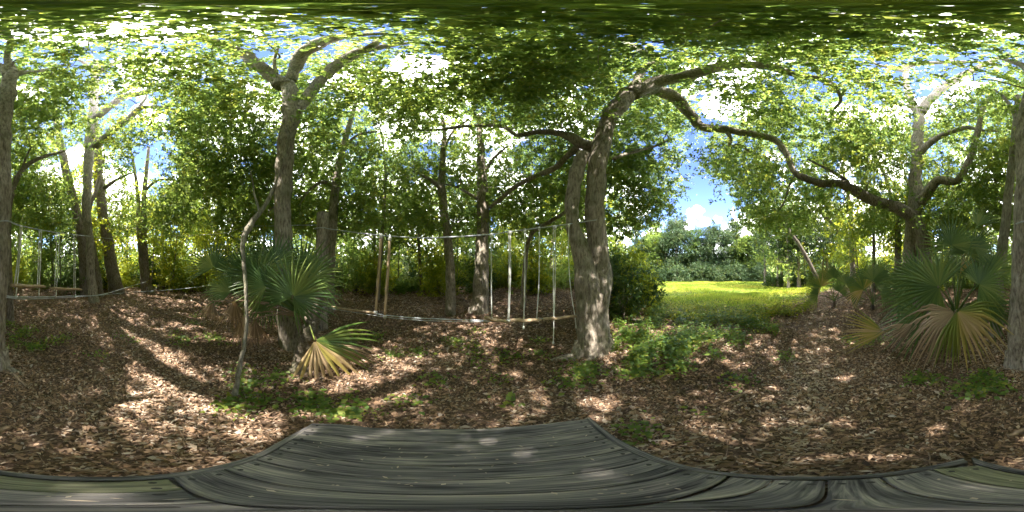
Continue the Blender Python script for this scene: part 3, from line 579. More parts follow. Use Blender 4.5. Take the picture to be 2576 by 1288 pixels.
# ---------------------------------------------------------------- crowns: leafy clumps hung on the limbs by growing twigs
def canopy_candidates(n):
    u = rng.random(n); se = math.sin(rad(9))+(1-math.sin(rad(9)))*u; el = np.degrees(np.arcsin(se)); x = rng.random(n)*2576
    y = 644-el/0.139752; az = np.radians((x-1288)*0.139752)
    z = 5.2+5.6*rng.random(n)
    R_hi = (z-EYE)/np.maximum(np.sin(np.radians(el)), 0.05); R_lo = 4.6+7*rng.random(n)
    R = np.where(el > 38, R_hi, np.minimum(R_hi, R_lo)); R = np.clip(R, 3.4, 12.5)
    d = R*np.cos(np.radians(el))
    p = np.stack([d*np.sin(az), d*np.cos(az), EYE+R*np.sin(np.radians(el))], -1)
    keep = (rng.random(n) > openness(x, y)) & (rng.random(n) > 0.12*sstep(62, 75, el))
    p, x, y, R = p[keep], x[keep], y[keep], R[keep]
    # keep the traced limbs in view
    ok = np.ones(len(p), bool)
    dirs = unit(p-np.array([0,0,EYE]))
    for ti, pts, rr in SKEL:
        q = pts[::2]; rq = rr[::2]; Rq = np.linalg.norm(q-np.array([0,0,EYE]), axis=1); dq = unit(q-np.array([0,0,EYE]))
        ang = np.arccos(np.clip(dirs@dq.T, -1, 1)); lim = np.arctan(rq/Rq)[None,:]+np.arctan(0.30/R)[:,None]
        block = ((ang < lim) & (R[:,None] < Rq[None,:]+0.25)).any(1)
        ok &= ~(block & (rng.random(len(p)) > np.where(y < 240, 0.12, 0.10)))
    return p[ok]
cand = canopy_candidates(7600)
# extra leaf clumps added between the deck and the sun to shade the planks
sd_ = np.array(direction(SUN_AZ, SUN_EL)); zt = 5.6+4.0*rng.random(34); tt = (zt-DECK)/sd_[2]
shade_clumps = np.stack([-0.1+0.55*rng.normal(size=34), 0.25+0.5*rng.normal(size=34), np.full(34, DECK)], -1)+sd_[None,:]*tt[:,None]
cand = np.vstack([cand, shade_clumps])
allp = np.concatenate([s[1] for s in SKEL]); owner = np.concatenate([np.full(len(s[1]), s[0]) for s in SKEL])
allr = np.concatenate([s[2] for s in SKEL])
bias = np.array([t['quota'] for t in TREES])
assign = []; 
for p in cand:
    dd = np.linalg.norm(allp-p, axis=1)/(0.7+0.3*bias[owner]); dd = dd+(allp[:,2] > p[2]+0.6)*0.6+(allp[:,2] < 2.6)*1.5
    k = int(np.argmin(dd)); dist = np.linalg.norm(allp[k]-p)
    assign.append(owner[k] if dist < 4.3 else -1)
assign = np.array(assign)
def grow_crown(ti, t, pts):
    nodes = np.concatenate([s[1] for s in SKEL if s[0] == ti]); nr = np.concatenate([s[2] for s in SKEL if s[0] == ti])
    m = nodes[:,2] > min(2.4, nodes[:,2].max()-0.5); nodes, nr = nodes[m], nr[m]
    order = np.argsort([np.linalg.norm(nodes-p, axis=1).min() for p in pts])
    mb = MB(); alln = nodes; alr = nr
    for k in order:
        p = pts[k]; dd = np.linalg.norm(alln-p, axis=1); j = int(np.argmin(dd+(alln[:,2] > p[2]+0.5)*0.4)); a = alln[j]; L_ = dd[j]
        r0 = min(alr[j]*0.75, 0.010+0.011*L_); mid = (a+p)/2+rng.normal(size=3)*0.12*L_+np.array([0,0,0.10*L_])
        c = catmull([(*a, r0), (*(a*0.7+mid*0.3+rng.normal(size=3)*0.05*L_), r0*0.9), (*mid, r0*0.7), (*p, 0.005)], 3)
        mb.tube(c[:,:3], np.maximum(c[:,3], 0.004), 5, 0, False)
        alln = np.vstack([alln, c[3:,:3]]); alr = np.concatenate([alr, c[3:,3]])
    mb.build('twigs', t['bark'], t['root'])['kind'] = 'stuff'
    R = np.linalg.norm(pts-np.array([0,0,EYE]), axis=1)
    V, r = cluster_leaves(pts, 0.44+0.022*R, 12, 13, 0.062+0.0046*R)
    leaf_obj('crown', V, r, t['leaf'], t['root'])
for ti, t in enumerate(TREES):
    pts = cand[assign == ti]
    if len(pts): grow_crown(ti, t, pts)

# ---------------------------------------------------------------- woods behind: trees, shrubs, the far tree line
ORD = ['first','second','third','fourth','fifth','sixth','seventh','eighth','ninth','tenth','eleventh','twelfth','thirteenth','fourteenth','fifteenth','sixteenth','seventeenth','eighteenth','nineteenth','twentieth']+['twenty-%s'%k for k in ('first','second','third','fourth')]
MARKS = [(0,200,'behind the bar swings'),(200,400,'behind the leaning oaks left of the thicket'),(400,680,'in the sunlit thicket left of the fan palm'),(680,960,'behind the cable post'),
         (960,1200,'behind the two timber poles'),(1200,1460,'behind the swing ropes'),(1460,1640,'just right of the twin oak'),(1640,1930,'across the meadow'),(1930,2150,'at the right end of the meadow'),(2150,2380,'behind the bowed oak'),(2380,2577,'behind the right-hand palms')]
counter = {}
def mark_label(prefix, x):
    x = x % 2576
    m = next(t for a, b, t in MARKS if a <= x < b); k = (prefix, m); counter[k] = counter.get(k, 0)+1
    return '%s %s, %s from the left there' % (prefix, m, ORD[counter[k]-1])
def wood_tree(x, d, h, cw, prefix, leafmat, bark, L0, ncl, low=0.28, name='background_tree', trunk_w=0.11, group='trees of the woods behind', R=0.75, gap_test=True, lean=0.35, lobes=0):
    az = rad((x-1288)*0.139752); bx, by = d*math.sin(az), d*math.cos(az); bz = gzf(bx, by); base = Vector((bx, by, bz))
    root = thing(name, base, mark_label(prefix, x), 'tree', group)
    lx, ly = random.uniform(-lean, lean), random.uniform(-lean, lean)
    tr = [(bx, by, bz-0.15, trunk_w*1.5), (bx+lx*0.15, by+ly*0.15, bz+h*0.12, trunk_w), (bx+lx*0.6, by+ly*0.6, bz+h*0.35, trunk_w*0.85), (bx+lx, by+ly, bz+h*0.6, trunk_w*0.6), (bx+lx*1.4+random.uniform(-.3,.3), by+ly*1.4, bz+h*0.9, 0.02)]
    c = catmull(tr, 5); mb = MB(); mb.tube(c[:,:3], c[:,3], 8, 0.1, True, 0.5, x); 
    cc = np.array([bx+lx, by+ly, bz+h*(low+1)/2]); rz = h*(1-low)/2
    u = rng.normal(size=(ncl*2,3)); u = unit(u)*(rng.random((ncl*2,1))**0.38); u = u*np.array([cw, cw, rz])*(1+0.25*np.sin(u[:,:1]*5+x)); pts = cc+u
    if lobes:
        lc = cc+unit(rng.normal(size=(lobes,3)))*(0.35+0.65*rng.random((lobes,1))**.5)*np.array([cw*.8, cw*.8, rz*.82]); k = rng.integers(lobes, size=ncl*2); lr = 0.75+0.55*rng.random(lobes)
        pts = lc[k]+unit(rng.normal(size=(ncl*2,3))+np.array([0,0,.35]))*lr[k][:,None]
    if gap_test:
        px, py, _ = to_px(pts); pts = pts[rng.random(len(pts)) > openness(px % 2576, py)]
    pts = pts[:ncl]
    if not len(pts): pts = cc[None,:]
    mb.build('trunk', bark, root)
    lm = MB()
    for p in pts[::3]:
        j = int(np.argmin(np.linalg.norm(c[4:,:3]-p, axis=1)+np.abs(c[4:,2]-(p[2]-0.8))*0.5))+4; a = c[j]; r0 = min(a[3]*0.6, 0.06)
        q = catmull([(*a[:3], r0), (*((a[:3]+p)/2+np.array([0,0,0.2])+rng.normal(size=3)*0.15), r0*0.6), (*p, 0.01)], 3); lm.tube(q[:,:3], np.maximum(q[:,3],0.006), 5, 0, False)
    lm.build('limbs', bark, root)['kind'] = 'stuff'
    V, r = cluster_leaves(pts, R, 11, 10, L0); leaf_obj('crown', V, r, leafmat, root)
def add_woods():
    xs = list(np.arange(10, 1560, 44))+list(np.arange(1945, 2576, 44))
    spec = []
    for i, x in enumerate(xs):
        ring = i % 3; d = (10.5, 14.5, 19)[ring]+random.uniform(-1, 1.6); 
        if 1930 < x < 2170: d = max(d, 15)+random.uniform(0, 5)
        spec.append((x+random.uniform(-12,12), d))
    for x, d in sorted(spec):
        bright = (330 < x < 640 or 2180 < x < 2330) and random.random() < 0.75 or random.random() < 0.25  # sunlit stretches of wood: the sun's brightness is put into the leaf colour
        h = random.uniform(7.5, 10.5)+0.08*d
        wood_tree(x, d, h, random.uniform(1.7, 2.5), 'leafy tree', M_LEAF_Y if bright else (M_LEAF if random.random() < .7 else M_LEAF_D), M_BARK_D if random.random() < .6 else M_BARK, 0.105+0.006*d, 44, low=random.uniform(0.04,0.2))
    for x, d, h, cw in [(1925,21,10.5,2.6),(1965,17.5,9.5,2.6),(2010,16,9,2.4),(2080,18,10,2.5)]: wood_tree(x, d, h, cw, 'spreading oak', M_LEAF_B, M_BARK_D, 0.19, 70, low=0.22, R=0.8, trunk_w=0.17)
    for x in list(np.arange(20, 1540, 70))+list(np.arange(2180, 2570, 70)):
        wood_tree(x+random.uniform(-20,20), random.uniform(8.8, 12), random.uniform(4.2, 6.2), random.uniform(1.0,1.5), 'young tree', random.choice([M_LEAF,M_LEAF,M_LEAF_Y,M_LEAF_D]), M_BARK_D, 0.125, 26, low=0.12, R=0.6, trunk_w=0.045, name='young_tree', group='young trees of the understory')
    # tree line beyond the meadow
    tx = np.array([1600,1640,1690,1730,1768,1800,1830,1862,1900,1935]); ty = np.array([598,572,548,562,592,566,580,574,592,560])
    for i, x in enumerate(np.arange(1604, 1935, 24)):
        d = 31+random.uniform(-1.5, 3.5)*(1 if i % 2 else 0.3); az = rad((x-1288)*0.139752); g = gzf(d*math.sin(az), d*math.cos(az))
        top = EYE+d*math.tan(rad((644-np.interp(x, tx, ty)-random.uniform(0, 8))*0.139752))
        wood_tree(x, d, (top-g)*1.16+random.uniform(-1.2,1.0), random.uniform(2.0, 2.9), 'rounded tree', random.choice([M_LEAF_B,M_LEAF_B,M_LEAF,M_LEAF_D]), M_BARK_D, 0.19, 190, low=0.02, group='tree line across the meadow', R=0.6, gap_test=False, trunk_w=0.2, lobes=20)
add_woods()
def shrub(x, d, h, w, mat, L0, ncl, prefix='leafy shrub', name='shrub', group='shrubs of the understory', base_y=None):
    az = rad((x-1288)*0.139752); bx, by = d*math.sin(az), d*math.cos(az); bz = gzf(bx, by)
    root = thing(name, (bx,by,bz), mark_label(prefix, x), 'shrub', group)
    u = unit(rng.normal(size=(ncl,3)))*(rng.random((ncl,1))**0.4); u[:,2] = np.abs(u[:,2])*1.0
    pts = np.array([bx,by,bz+0.12])+u*np.array([w,w,h*0.9])
    mb = MB()
    for p in pts[::2]:
        a = np.array([bx+random.uniform(-.1,.1)*w, by+random.uniform(-.1,.1)*w, bz-0.05]); q = catmull([(*a,0.014), (*((a*0.6+p*0.4)+np.array([0,0,0.15*h])),0.01), (*p,0.004)], 3); mb.tube(q[:,:3], q[:,3], 5, 0, False)
    mb.build('stems', M_BARK_D, root)['kind'] = 'stuff'
    V, r = cluster_leaves(pts, 0.20+0.12*h, 10, 11, L0, flat=0.8); leaf_obj('foliage', V, r, mat, root)
def add_shrubs():
    S_ = []
    for x in np.arange(12, 1545, 46):
        S_.append((x+random.uniform(-14,14), random.uniform(8.6, 12.8), random.uniform(0.8, 3.2), random.uniform(0.6,1.1)))
    for x in np.arange(1950, 2570, 52):
        S_.append((x+random.uniform(-14,14), random.uniform(9.5, 13) if x > 2200 else random.uniform(14, 18), random.uniform(1.0, 2.2), random.uniform(0.7,1.1)))
    for x in np.arange(30, 1545, 60): S_.append((x+random.uniform(-14,14), random.uniform(12.5, 16), random.uniform(2.4, 4.0), random.uniform(1.0,1.5)))
    for x in np.arange(2170, 2570, 60): S_.append((x+random.uniform(-14,14), random.uniform(12.5, 16), random.uniform(2.2, 3.8), random.uniform(1.0,1.5)))
    for x in np.arange(1600, 1935, 17): S_.append((x+random.uniform(-6,6), random.uniform(27, 29.5), random.uniform(2.2, 4.2), random.uniform(1.2,1.8)))
    S_ += [(1556,6.4,2.7,.8),(1568,4.9,1.9,.5),(1598,5.6,2.2,.55),(1630,6.6,1.7,.6),(1590,8,3.0,.9),(1540,8,3,1)]
    for x, d, h, w in sorted(S_):
        yl = 250 < x < 660 or 860 < x < 1180 or 1230 < x < 1470 or 1560 < x < 1660 or 2150 < x < 2400 or x < 60  # shrub columns painted as sunlit by picking the brighter leaf material
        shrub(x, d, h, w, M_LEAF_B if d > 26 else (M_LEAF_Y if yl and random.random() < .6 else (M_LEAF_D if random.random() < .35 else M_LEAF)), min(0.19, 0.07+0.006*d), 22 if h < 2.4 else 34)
add_shrubs()
def distant_wood():
    n = 60000; az = rng.random(n)*360-180; r = 25+14*rng.random(n)
    k = (az < 40) | (az > 93); az, r = np.radians(az[k]), r[k]; n = len(r)
    z0 = gz(r*np.sin(az), r*np.cos(az)); top = 8.0+2.5*np.sin(az*9)+1.8*np.sin(az*23+1)
    C = np.stack([r*np.sin(az), r*np.cos(az), z0+top*rng.random(n)**0.8], -1)
    px, py, _ = to_px(C); k = rng.random(n) > openness(px, py)*0.9; C = C[k]; n = len(C)
    V = leaf_arrays(C, rng.normal(size=(n,3)), np.array([0,0,.6])+rng.normal(size=(n,3))*.6, 0.35+0.4*rng.random(n), 0.22+0.25*rng.random(n))
    tag(leaf_obj('distant_woodland', V, rng.random(n), M_LEAF_B), 'hazy mass of woodland far behind the grove', 'woodland')
distant_wood()

# ---------------------------------------------------------------- fan palms
def frame_at(p):
    f = Vector((p.x, p.y, 0)).normalized(); r = Vector((f.y, -f.x, 0)); return r, Vector((0,0,1)), f
def frond(root, crown, x, y, d, ang, Rpx, span, mat, droop=0.15, depth=0.0, tilt=0.0, n=None, split=0.42, up_tilt=0.0):
    hub = P(x, y, d); r_, u_, f_ = frame_at(hub); Rm = pxrad(Rpx*2, hub); a = rad(ang)
    A = (u_*math.cos(a)+r_*math.sin(a)+f_*depth).normalized()
    Nn = (-f_+r_*tilt+u_*(0.25+up_tilt)); Nn = (Nn-A*Nn.dot(A)).normalized(); S = A.cross(Nn)
    n = n or max(14, int(span/8.2)); dphi = rad(span)/n; V = []; F = []; RN = []
    ss = [0.03, 0.2, split, 0.6, 0.8, 1.0]
    for j in range(n):
        phi = -rad(span)/2+dphi*(j+0.5); dr = A*math.cos(phi)+S*math.sin(phi); sd = -A*math.sin(phi)+S*math.cos(phi)
        Lf = Rm*(0.80+0.2*math.cos(phi*0.5))*random.uniform(0.9, 1.06); dj = droop*random.uniform(0.6, 1.5); rn = min(1, max(0, 0.5+0.38*math.sin(phi*1.7+x)+random.uniform(-.3,.3))); bend = random.uniform(-.06,.06)
        b = len(V)
        for s in ss:
            w = s*Lf*dphi*0.5 if s <= split else split*Lf*dphi*0.5*max(0.02, (1-s)/(1-split))**0.75
            c = hub+dr*(Lf*s)-Nn*(0.10*Rm*math.sin(phi)**2*s)+sd*(bend*Lf*max(0,s-split))
            if s > 0.35: c = c-Vector((0,0,1))*(dj*Lf*((s-0.35)/0.65)**1.8)
            V += [c-sd*w, c+Nn*w*0.45, c+sd*w]; RN += [rn]*3
        for i in range(len(ss)-1):
            q = b+i*3; F += [(q,q+1,q+4,q+3),(q+1,q+2,q+5,q+4)]
    mb = MB(); mb.v = V; mb.f = F; mb.r = RN
    o = mb.build('frond', mat, root, smooth=False)
    pet = MB(); mid = (Vector(crown)+hub)/2+u_*0.10*(hub-Vector(crown)).length
    c = catmull([(*crown, 0.017), (*mid, 0.013), (*hub, 0.009)], 5); pet.tube(c[:,:3], c[:,3], 6, 0, True, 0.35)
    pet.build('petiole', mat, o)
    return o
def palm(label, gx, gy, crown_px, fronds, trunk=None, group='fan palms'):
    g = G(gx, gy); root = thing('fan_palm', g, label, 'palm', group); cr = P(*crown_px)
    c = catmull(trunk and [(*P(*t[:3]), pxrad(t[3], P(*t[:3]))) for t in trunk] or [(g.x,g.y,g.z-0.05,0.07),(*((g+cr)/2),0.06),(*cr,0.045)], 8)
    mb = MB()
    pts = c[:,:3]; rr = c[:,3]*(1+0.10*np.sin(np.arange(len(c))*2.2))
    mb.tube(pts, rr, 14, 0.25, True, 0.5, gx); mb.build('trunk', M_PALMTRUNK, root)
    for f in fronds:
        m = {'g': M_FROND, 'y': M_FROND_Y, 'b': M_FROND_B}[f[6]]
        o = frond(root, cr, f[0], f[1], f[2], f[3], f[4], f[5], m, *(f[7:]))
        if f[6] == 'b': o['label'] = 'dead brown hanging frond'
        if f[6] == 'y': o['label'] = 'yellowing drooping frond'
palm('large fan palm clump with drooping yellowed frond and dead brown leaves, left of centre', 770, 915, (770,800,2.55), [
  (737,746,2.35,28,128,300,'g',0.10,-0.1,0.1),(647,699,2.55,-5,100,230,'g',0.12,0.1),(537,673,2.8,-12,82,220,'g',0.08,0.2,0.2),(690,668,2.75,12,105,200,'g',0.10,0.2,-0.2),
  (552,728,2.7,-100,48,150,'g',0.15),(620,690,2.9,-25,95,180,'g',0.15,0.1,0.3),(700,745,2.6,200,75,200,'g',0.25,0.1),(780,700,2.75,55,95,180,'g',0.18,0.1),(600,700,2.75,-20,80,200,'g',0.1,0.1,-0.2),(760,690,2.9,20,110,150,'g',0.08,0.15),(580,735,2.6,-50,70,180,'g',0.15,0.05),(670,720,2.45,-60,90,200,'g',0.15,0,0.3),(660,760,2.65,215,70,150,'g',0.2,0.1),
  (792,856,2.2,135,155,145,'y',0.22,-0.05,0.0),(800,864,2.3,122,175,50,'b',0.35,0.05),(590,755,2.45,184,95,75,'b',0.1,0,0.4),(534,757,2.6,190,75,70,'b',0.1,0,-0.3),(612,790,2.5,178,110,50,'b',0.1,0.1),(640,800,2.5,170,110,40,'b',0.1,0.1)],
  trunk=[(764,930,2.42,54),(769,895,2.45,46),(778,840,2.5,42),(790,780,2.55,40),(800,740,2.6,32)])
palm('big fan palm clump with half brown drooping frond before the edge oak', 2400, 895, (2405,790,2.65), [
  (2393,617,3.0,0,92,230,'g',0.05,0.1),(2459,566,3.15,24,66,130,'g',0.05,0.1,-0.5),(2450,621,3.1,62,76,180,'g',0.12,0.1,-0.3),(2362,722,2.5,-72,132,250,'g',0.12,-0.1,0.1),(2463,716,2.6,62,98,250,'g',0.12,-0.05,-0.1),
  (2300,752,2.85,-72,105,150,'g',0.2,0.1),(2310,700,2.95,-55,100,170,'g',0.15,0.05,0.3),(2495,680,3.0,38,78,190,'g',0.12,0.1,-0.2),(2425,640,3.25,12,80,200,'g',0.08,0.2),(2330,800,2.7,-105,120,120,'g',0.25),(2410,690,3.2,8,80,220,'g',0.12,0.2),(2480,770,2.75,98,95,140,'g',0.25,0),(2365,700,3.2,-30,75,180,'g',0.15,0.2),(2440,760,2.9,150,90,160,'g',0.3,0.1),
  (2408,782,2.25,140,138,150,'y',0.38,-0.1,-0.1),(2402,784,2.3,246,140,90,'b',0.62,-0.05,0.2),(2404,786,2.4,185,125,120,'y',0.25,0),(2400,786,2.45,225,135,80,'b',0.4,0),(2226,835,2.9,-86,104,85,'y',0.10,0,0.2,14),(2415,690,2.8,25,60,40,'y',0.05,0,0,8),(2300,815,2.55,240,90,60,'b',0.2,0)])
palm('small sunlit fan palm at the meadow edge beside the trail', 2098, 772, (2098,757,6.0), [
  (2066,722,6.0,-45,44,230,'y',0.1),(2096,698,6.1,0,48,240,'g',0.08,0.1),(2128,714,6.0,38,46,220,'g',0.1),(2058,742,5.9,-85,40,180,'g',0.2),(2140,742,6.0,80,40,180,'g',0.2),(2080,700,6.3,-15,44,200,'y',0.1,0.2),(2112,735,5.8,30,36,200,'g',0.2,-0.2)])
palm('dark fan palm between the small sunlit palm and the big right-hand clump', 2195, 775, (2195,765,5.4), [
  (2196,705,5.4,35,54,230,'g',0.1,0),(2172,728,5.4,-50,52,220,'y',0.15),(2216,738,5.3,75,48,200,'g',0.2),(2180,700,5.8,-10,50,200,'g',0.1,0.1),(2215,700,5.8,20,50,200,'g',0.1,0.1)])
palm('low fan palm in the shade under the bowed oak', 2262, 770, (2262,760,6.4), [
  (2245,722,6.4,-40,40,220,'g',0.15),(2275,715,6.4,25,42,220,'g',0.15),(2262,700,6.6,0,40,220,'g',0.1)])

# ---------------------------------------------------------------- rope course
def chord(pa, pb, x):
    """point on the plan line pa-pb in the direction of picture column x; returns its plan distance"""
    a = rad((x-1288)*0.139752); s, c = math.sin(a), math.cos(a); dx, dy = pb[0]-pa[0], pb[1]-pa[1]
    t = (pa[1]*s-pa[0]*c)/(dx*c-dy*s); return math.hypot(pa[0]+dx*t, pa[1]+dy*t)
def on(pa, pb, x, y): return P(x, y, chord(pa, pb, x))
POST = P(808,600,4.2); T1p = P(1462,600,2.98)
A = (POST.x, POST.y); B = (T1p.x, T1p.y)
def post():
    b = G(802,812); top = P(812,535,4.2); base = Vector((POST.x, POST.y, gzf(POST.x, POST.y)))
    t = thing('cable_post', base, 'round weathered pole behind the fan palm that carries both cables', 'post')
    c = catmull([(base.x-0.03,base.y,base.z-0.15,0.19),(base.x-0.02,base.y,base.z+0.9,0.175),(top.x,top.y,top.z,0.155)], 10); mb = MB(); mb.tube(c[:,:3], c[:,3], 16, 0.06, True); mb.build('pole', M_BARK, t)
    for z in (2.71, 0.68):
        MB().tube([(base.x+0.165*math.cos(k*math.pi/10), base.y+0.165*math.sin(k*math.pi/10), z) for k in range(21)], [0.013]*21, 6).build('cable_band', M_CABLE, t)
post()
def cable(name, label, pts, r=0.011, mat=None, cat='cable'):
    c = catmull([tuple(p) for p in pts], 8); mb = MB(); mb.tube(c, [r]*len(c), 7)
    o = mb.build(name, mat or M_CABLE, None, loc=pts[0]); return tag(o, label, cat, 'cables of the rope course')
cable('steel_cable', 'upper steel cable from the cable post to the twin oak', [on(A,B,x,y) for x, y in [(816,574),(880,583),(960,592),(1050,598),(1120,597),(1230,590),(1320,578),(1393,569),(1450,561)]]+[P(1480,556,2.95),P(1502,553,3.02),P(1524,549,3.2)])
cable('steel_cable', 'lower foot cable from the cable post to the twin oak', [on(A,B,x,y) for x, y in [(820,768),(880,778),(945,789),(1020,798),(1120,803),(1230,806),(1340,803),(1420,797),(1462,791)]], 0.010)
cable('rope_line', 'slack dark rope running beside the lower foot cable', [on(A,B,x,y) for x, y in [(822,774),(900,787),(990,800),(1120,808),(1230,809),(1300,806)]], 0.006)
def log_bar(name, label, p, q, r, cat='plank', mat=None, parent=None, group=None):
    p, q = Vector(p), Vector(q); n = 9; mb = MB()
    pts = [p.lerp(q, k/(n-1))+Vector((0,0,0.006*math.sin(k*1.3))) for k in range(n)]; rr = [r*(0.8 if k in (0,n-1) else 1)*random.uniform(0.95,1.05) for k in range(n)]
    mb.tube(pts, rr, 10, 0.08)
    o = mb.build(name, mat or M_WOOD, parent, loc=None if parent else p)
    return o if parent else tag(o, label, cat, group)
def rope_swing(label, seat, ropes, r_seat, group, rope_r=0.0095, double=()):
    s0, s1 = seat; t = thing('rope_swing', s0, label, 'swing', group)
    log_bar('seat', '', s0, s1, r_seat, parent=t)
    for i, rp in enumerate(ropes):
        c = catmull([tuple(p) for p in rp], 6); MB().tube(c, [rope_r]*len(c), 6).build('rope', M_ROPE, t)
        k = Vector(rp[0]); MB().tube([k+Vector((0,0,0.015)), k+Vector((0,0,-0.02)), k+Vector((0,0,-0.05))], [0.018,0.022,0.012], 8).build('knot', M_ROPE, t)
        e = Vector(rp[-1]); MB().tube([e+Vector((0,0,0.03)), e, e+Vector((0,0,-0.03))], [0.012,0.02,0.012], 8).build('knot', M_ROPE, t)
rope_swing('short timber bar swing, leftmost of three on the course beside the twin oak', (on(A,B,1218,799), on(A,B,1282,811)), [[on(A,B,1236,589),on(A,B,1236,700),on(A,B,1237,803)],[on(A,B,1280,583),on(A,B,1281,700),on(A,B,1278,808)],[on(A,B,1284,583),on(A,B,1284,700),on(A,B,1280,808)]], 0.030, 'timber swings on the main span')
rope_swing('timber bar swing, middle one of three on the course beside the twin oak', (on(A,B,1284,806), on(A,B,1362,804)), [[on(A,B,1320,577),on(A,B,1320,700),on(A,B,1317,824)],[on(A,B,1357,573),on(A,B,1356,700),on(A,B,1350,803)]], 0.030, 'timber swings on the main span')
rope_swing('timber bar swing, the one nearest the twin oak', (on(A,B,1366,803), on(A,B,1450,795)), [[on(A,B,1393,569),on(A,B,1392,700),on(A,B,1393,815),on(A,B,1392,862)],[on(A,B,1397,569),on(A,B,1397,680),on(A,B,1394,800)],[on(A,B,1431,565),on(A,B,1430,640),on(A,B,1435,720),on(A,B,1446,795),on(A,B,1449,822)]], 0.030, 'timber swings on the main span')
def hang_pole(label, x0, y0, x1, y1, r):
    p, q = on(A,B,x0,y0), on(A,B,x1,y1); t = thing('hanging_pole', q, label, 'pole', 'timber poles between the cables')
    mb = MB(); n = 10; mb.tube([p.lerp(q,k/(n-1)) for k in range(n)], [r]*n, 10, 0.05); mb.build('pole', M_WOOD, t)
    for e in (p, q): MB().tube([e+Vector((0,0,0.05)), e+Vector((0,0,0.0)), e+Vector((0,0,-0.04))], [r*0.6,r*1.45,r*1.2], 8, 0.1).build('rope_lashing', M_ROPE, t)
hang_pole('upright timber pole lashed between the cables, left of the pair', 959, 594, 945, 784, 0.026)
hang_pole('upright timber pole lashed between the cables, right of the pair', 981, 600, 968, 795, 0.026)
log_bar('foot_plank', 'long pale foot plank lying on the lower cable left of the poles', on(A,B,822,769), on(A,B,946,787), 0.024)
# left span: from the edge oak to the grey oak with long limbs
E_ = P(2600,560,2.6); F_ = P(2806,594,6.85); A2 = (E_.x,E_.y); B2 = (F_.x,F_.y)
L2 = lambda x, y: on(A2, B2, x+2576, y)
cable('steel_cable', 'upper steel cable from the edge oak past the two bar swings', [P(2556,563,2.42),P(2580,556,2.32),P(2600,557,2.45),L2(45,566),L2(95,577),L2(150,586),L2(200,592),L2(232,595)]+[P(2840,599,8.0),P(2862,601,9)])
FT = P(2946,708,9.5); A3 = A2; B3 = (FT.x, FT.y); L3 = lambda x, y: on(A3, B3, x+2576, y)
cable('steel_cable', 'lower foot cable curving from the edge oak to the twin dark stems', [P(2590,744,2.5),L2(40,747),L2(120,747),L2(180,745),L3(250,742),L3(310,726),L3(345,715),P(2946,708,9.5)], 0.013)
cable('steel_cable', 'thin second foot cable beneath the two bar swings', [P(2590,748,2.5),L2(60,752),L2(140,750),L2(235,744),P(2886,737,7.6)], 0.010)
cable('steel_cable', 'low cable running from the grey oak behind the fan palm to the post', [P(2886,735,7.6),P(2960,732,7.2),P(3040,726,6.6),P(3130,716,5.6),P(3250,725,4.6),P(3376,745,4.25)], 0.010)
cable('steel_cable', 'upper cable running left from the post towards the twin dark stems', [P(3376,566,4.2),P(3270,568,4.4),P(3190,571,4.9),P(3140,586,5.8),P(3050,592,7.5),P(2950,592,9.4)], 0.010)
def bar_swing(label, sx0, sx1, sy, ropes):
    rope_swing(label, (L2(sx0,sy), L2(sx1,sy+3)), [[L2(*p) for p in r] for r in ropes], 0.036, 'bar swings on the left span', 0.012)
bar_swing('grey bar swing hung from white ropes next to the edge oak, the left of two', 28, 113, 718, [[(52,570),(46,640),(36,719)],[(55,570),(50,640),(40,745)],[(99,580),(97,650),(94,722)],[(104,580),(102,650),(98,740)]])
bar_swing('brown bar swing hung from white ropes beside the grey oak, the right of two', 126, 205, 725, [[(143,588),(141,650),(137,728)],[(150,590),(147,650),(141,745)],[(185,592),(186,650),(186,726)],[(188,592),(189,650),(190,742)]])

# ---------------------------------------------------------------- pale vine leaning on the tall oak
def vine():
    pts = [(591,995,1.72,12),(597,960,1.76,11),(606,910,1.85,10.5),(617,850,1.98,10),(621,790,2.1,10),(618,720,2.25,10),(613,660,2.4,10),(610,620,2.5,12),(616,590,2.6,14),(630,566,2.7,15),(650,540,2.85,13),(672,508,3.0,11),(690,470,3.08,9)]
    arr = [(*P(x,y,d), pxrad(w, P(x,y,d))) for x,y,d,w in pts]; t = thing('woody_vine', P(591,995,1.72), 'pale crooked woody vine leaning from the ground to the tall oak', 'vine')
    c = catmull(arr, 6)
    for i in range(1,len(c)): c[i,:3] += np.array(mnoise.noise_vector(Vector(c[i,:3])*7))*c[i,3]*0.35
    mb = MB(); mb.tube(c[:,:3], c[:,3], 10, 0.2); mb.build('stem', M_BARK_P, t)
    c = catmull([(*P(x,y,d), pxrad(w,P(x,y,d))) for x,y,d,w in [(690,475,3.05,7),(700,440,3.05,6),(712,405,3.05,6),(722,370,3.06,6),(726,335,3.06,5),(722,315,3.06,4)]], 5); MB().tube(c[:,:3], c[:,3], 6).build('shoot', M_BARK_P, t)
    c = catmull([(*P(x,y,d), pxrad(w,P(x,y,d))) for x,y,d,w in [(652,540,2.85,8),(648,515,2.85,6),(640,490,2.9,6),(636,460,2.9,4),(630,430,2.95,3)]], 5); MB().tube(c[:,:3], c[:,3], 6).build('shoot', M_BARK_P, t)
vine()

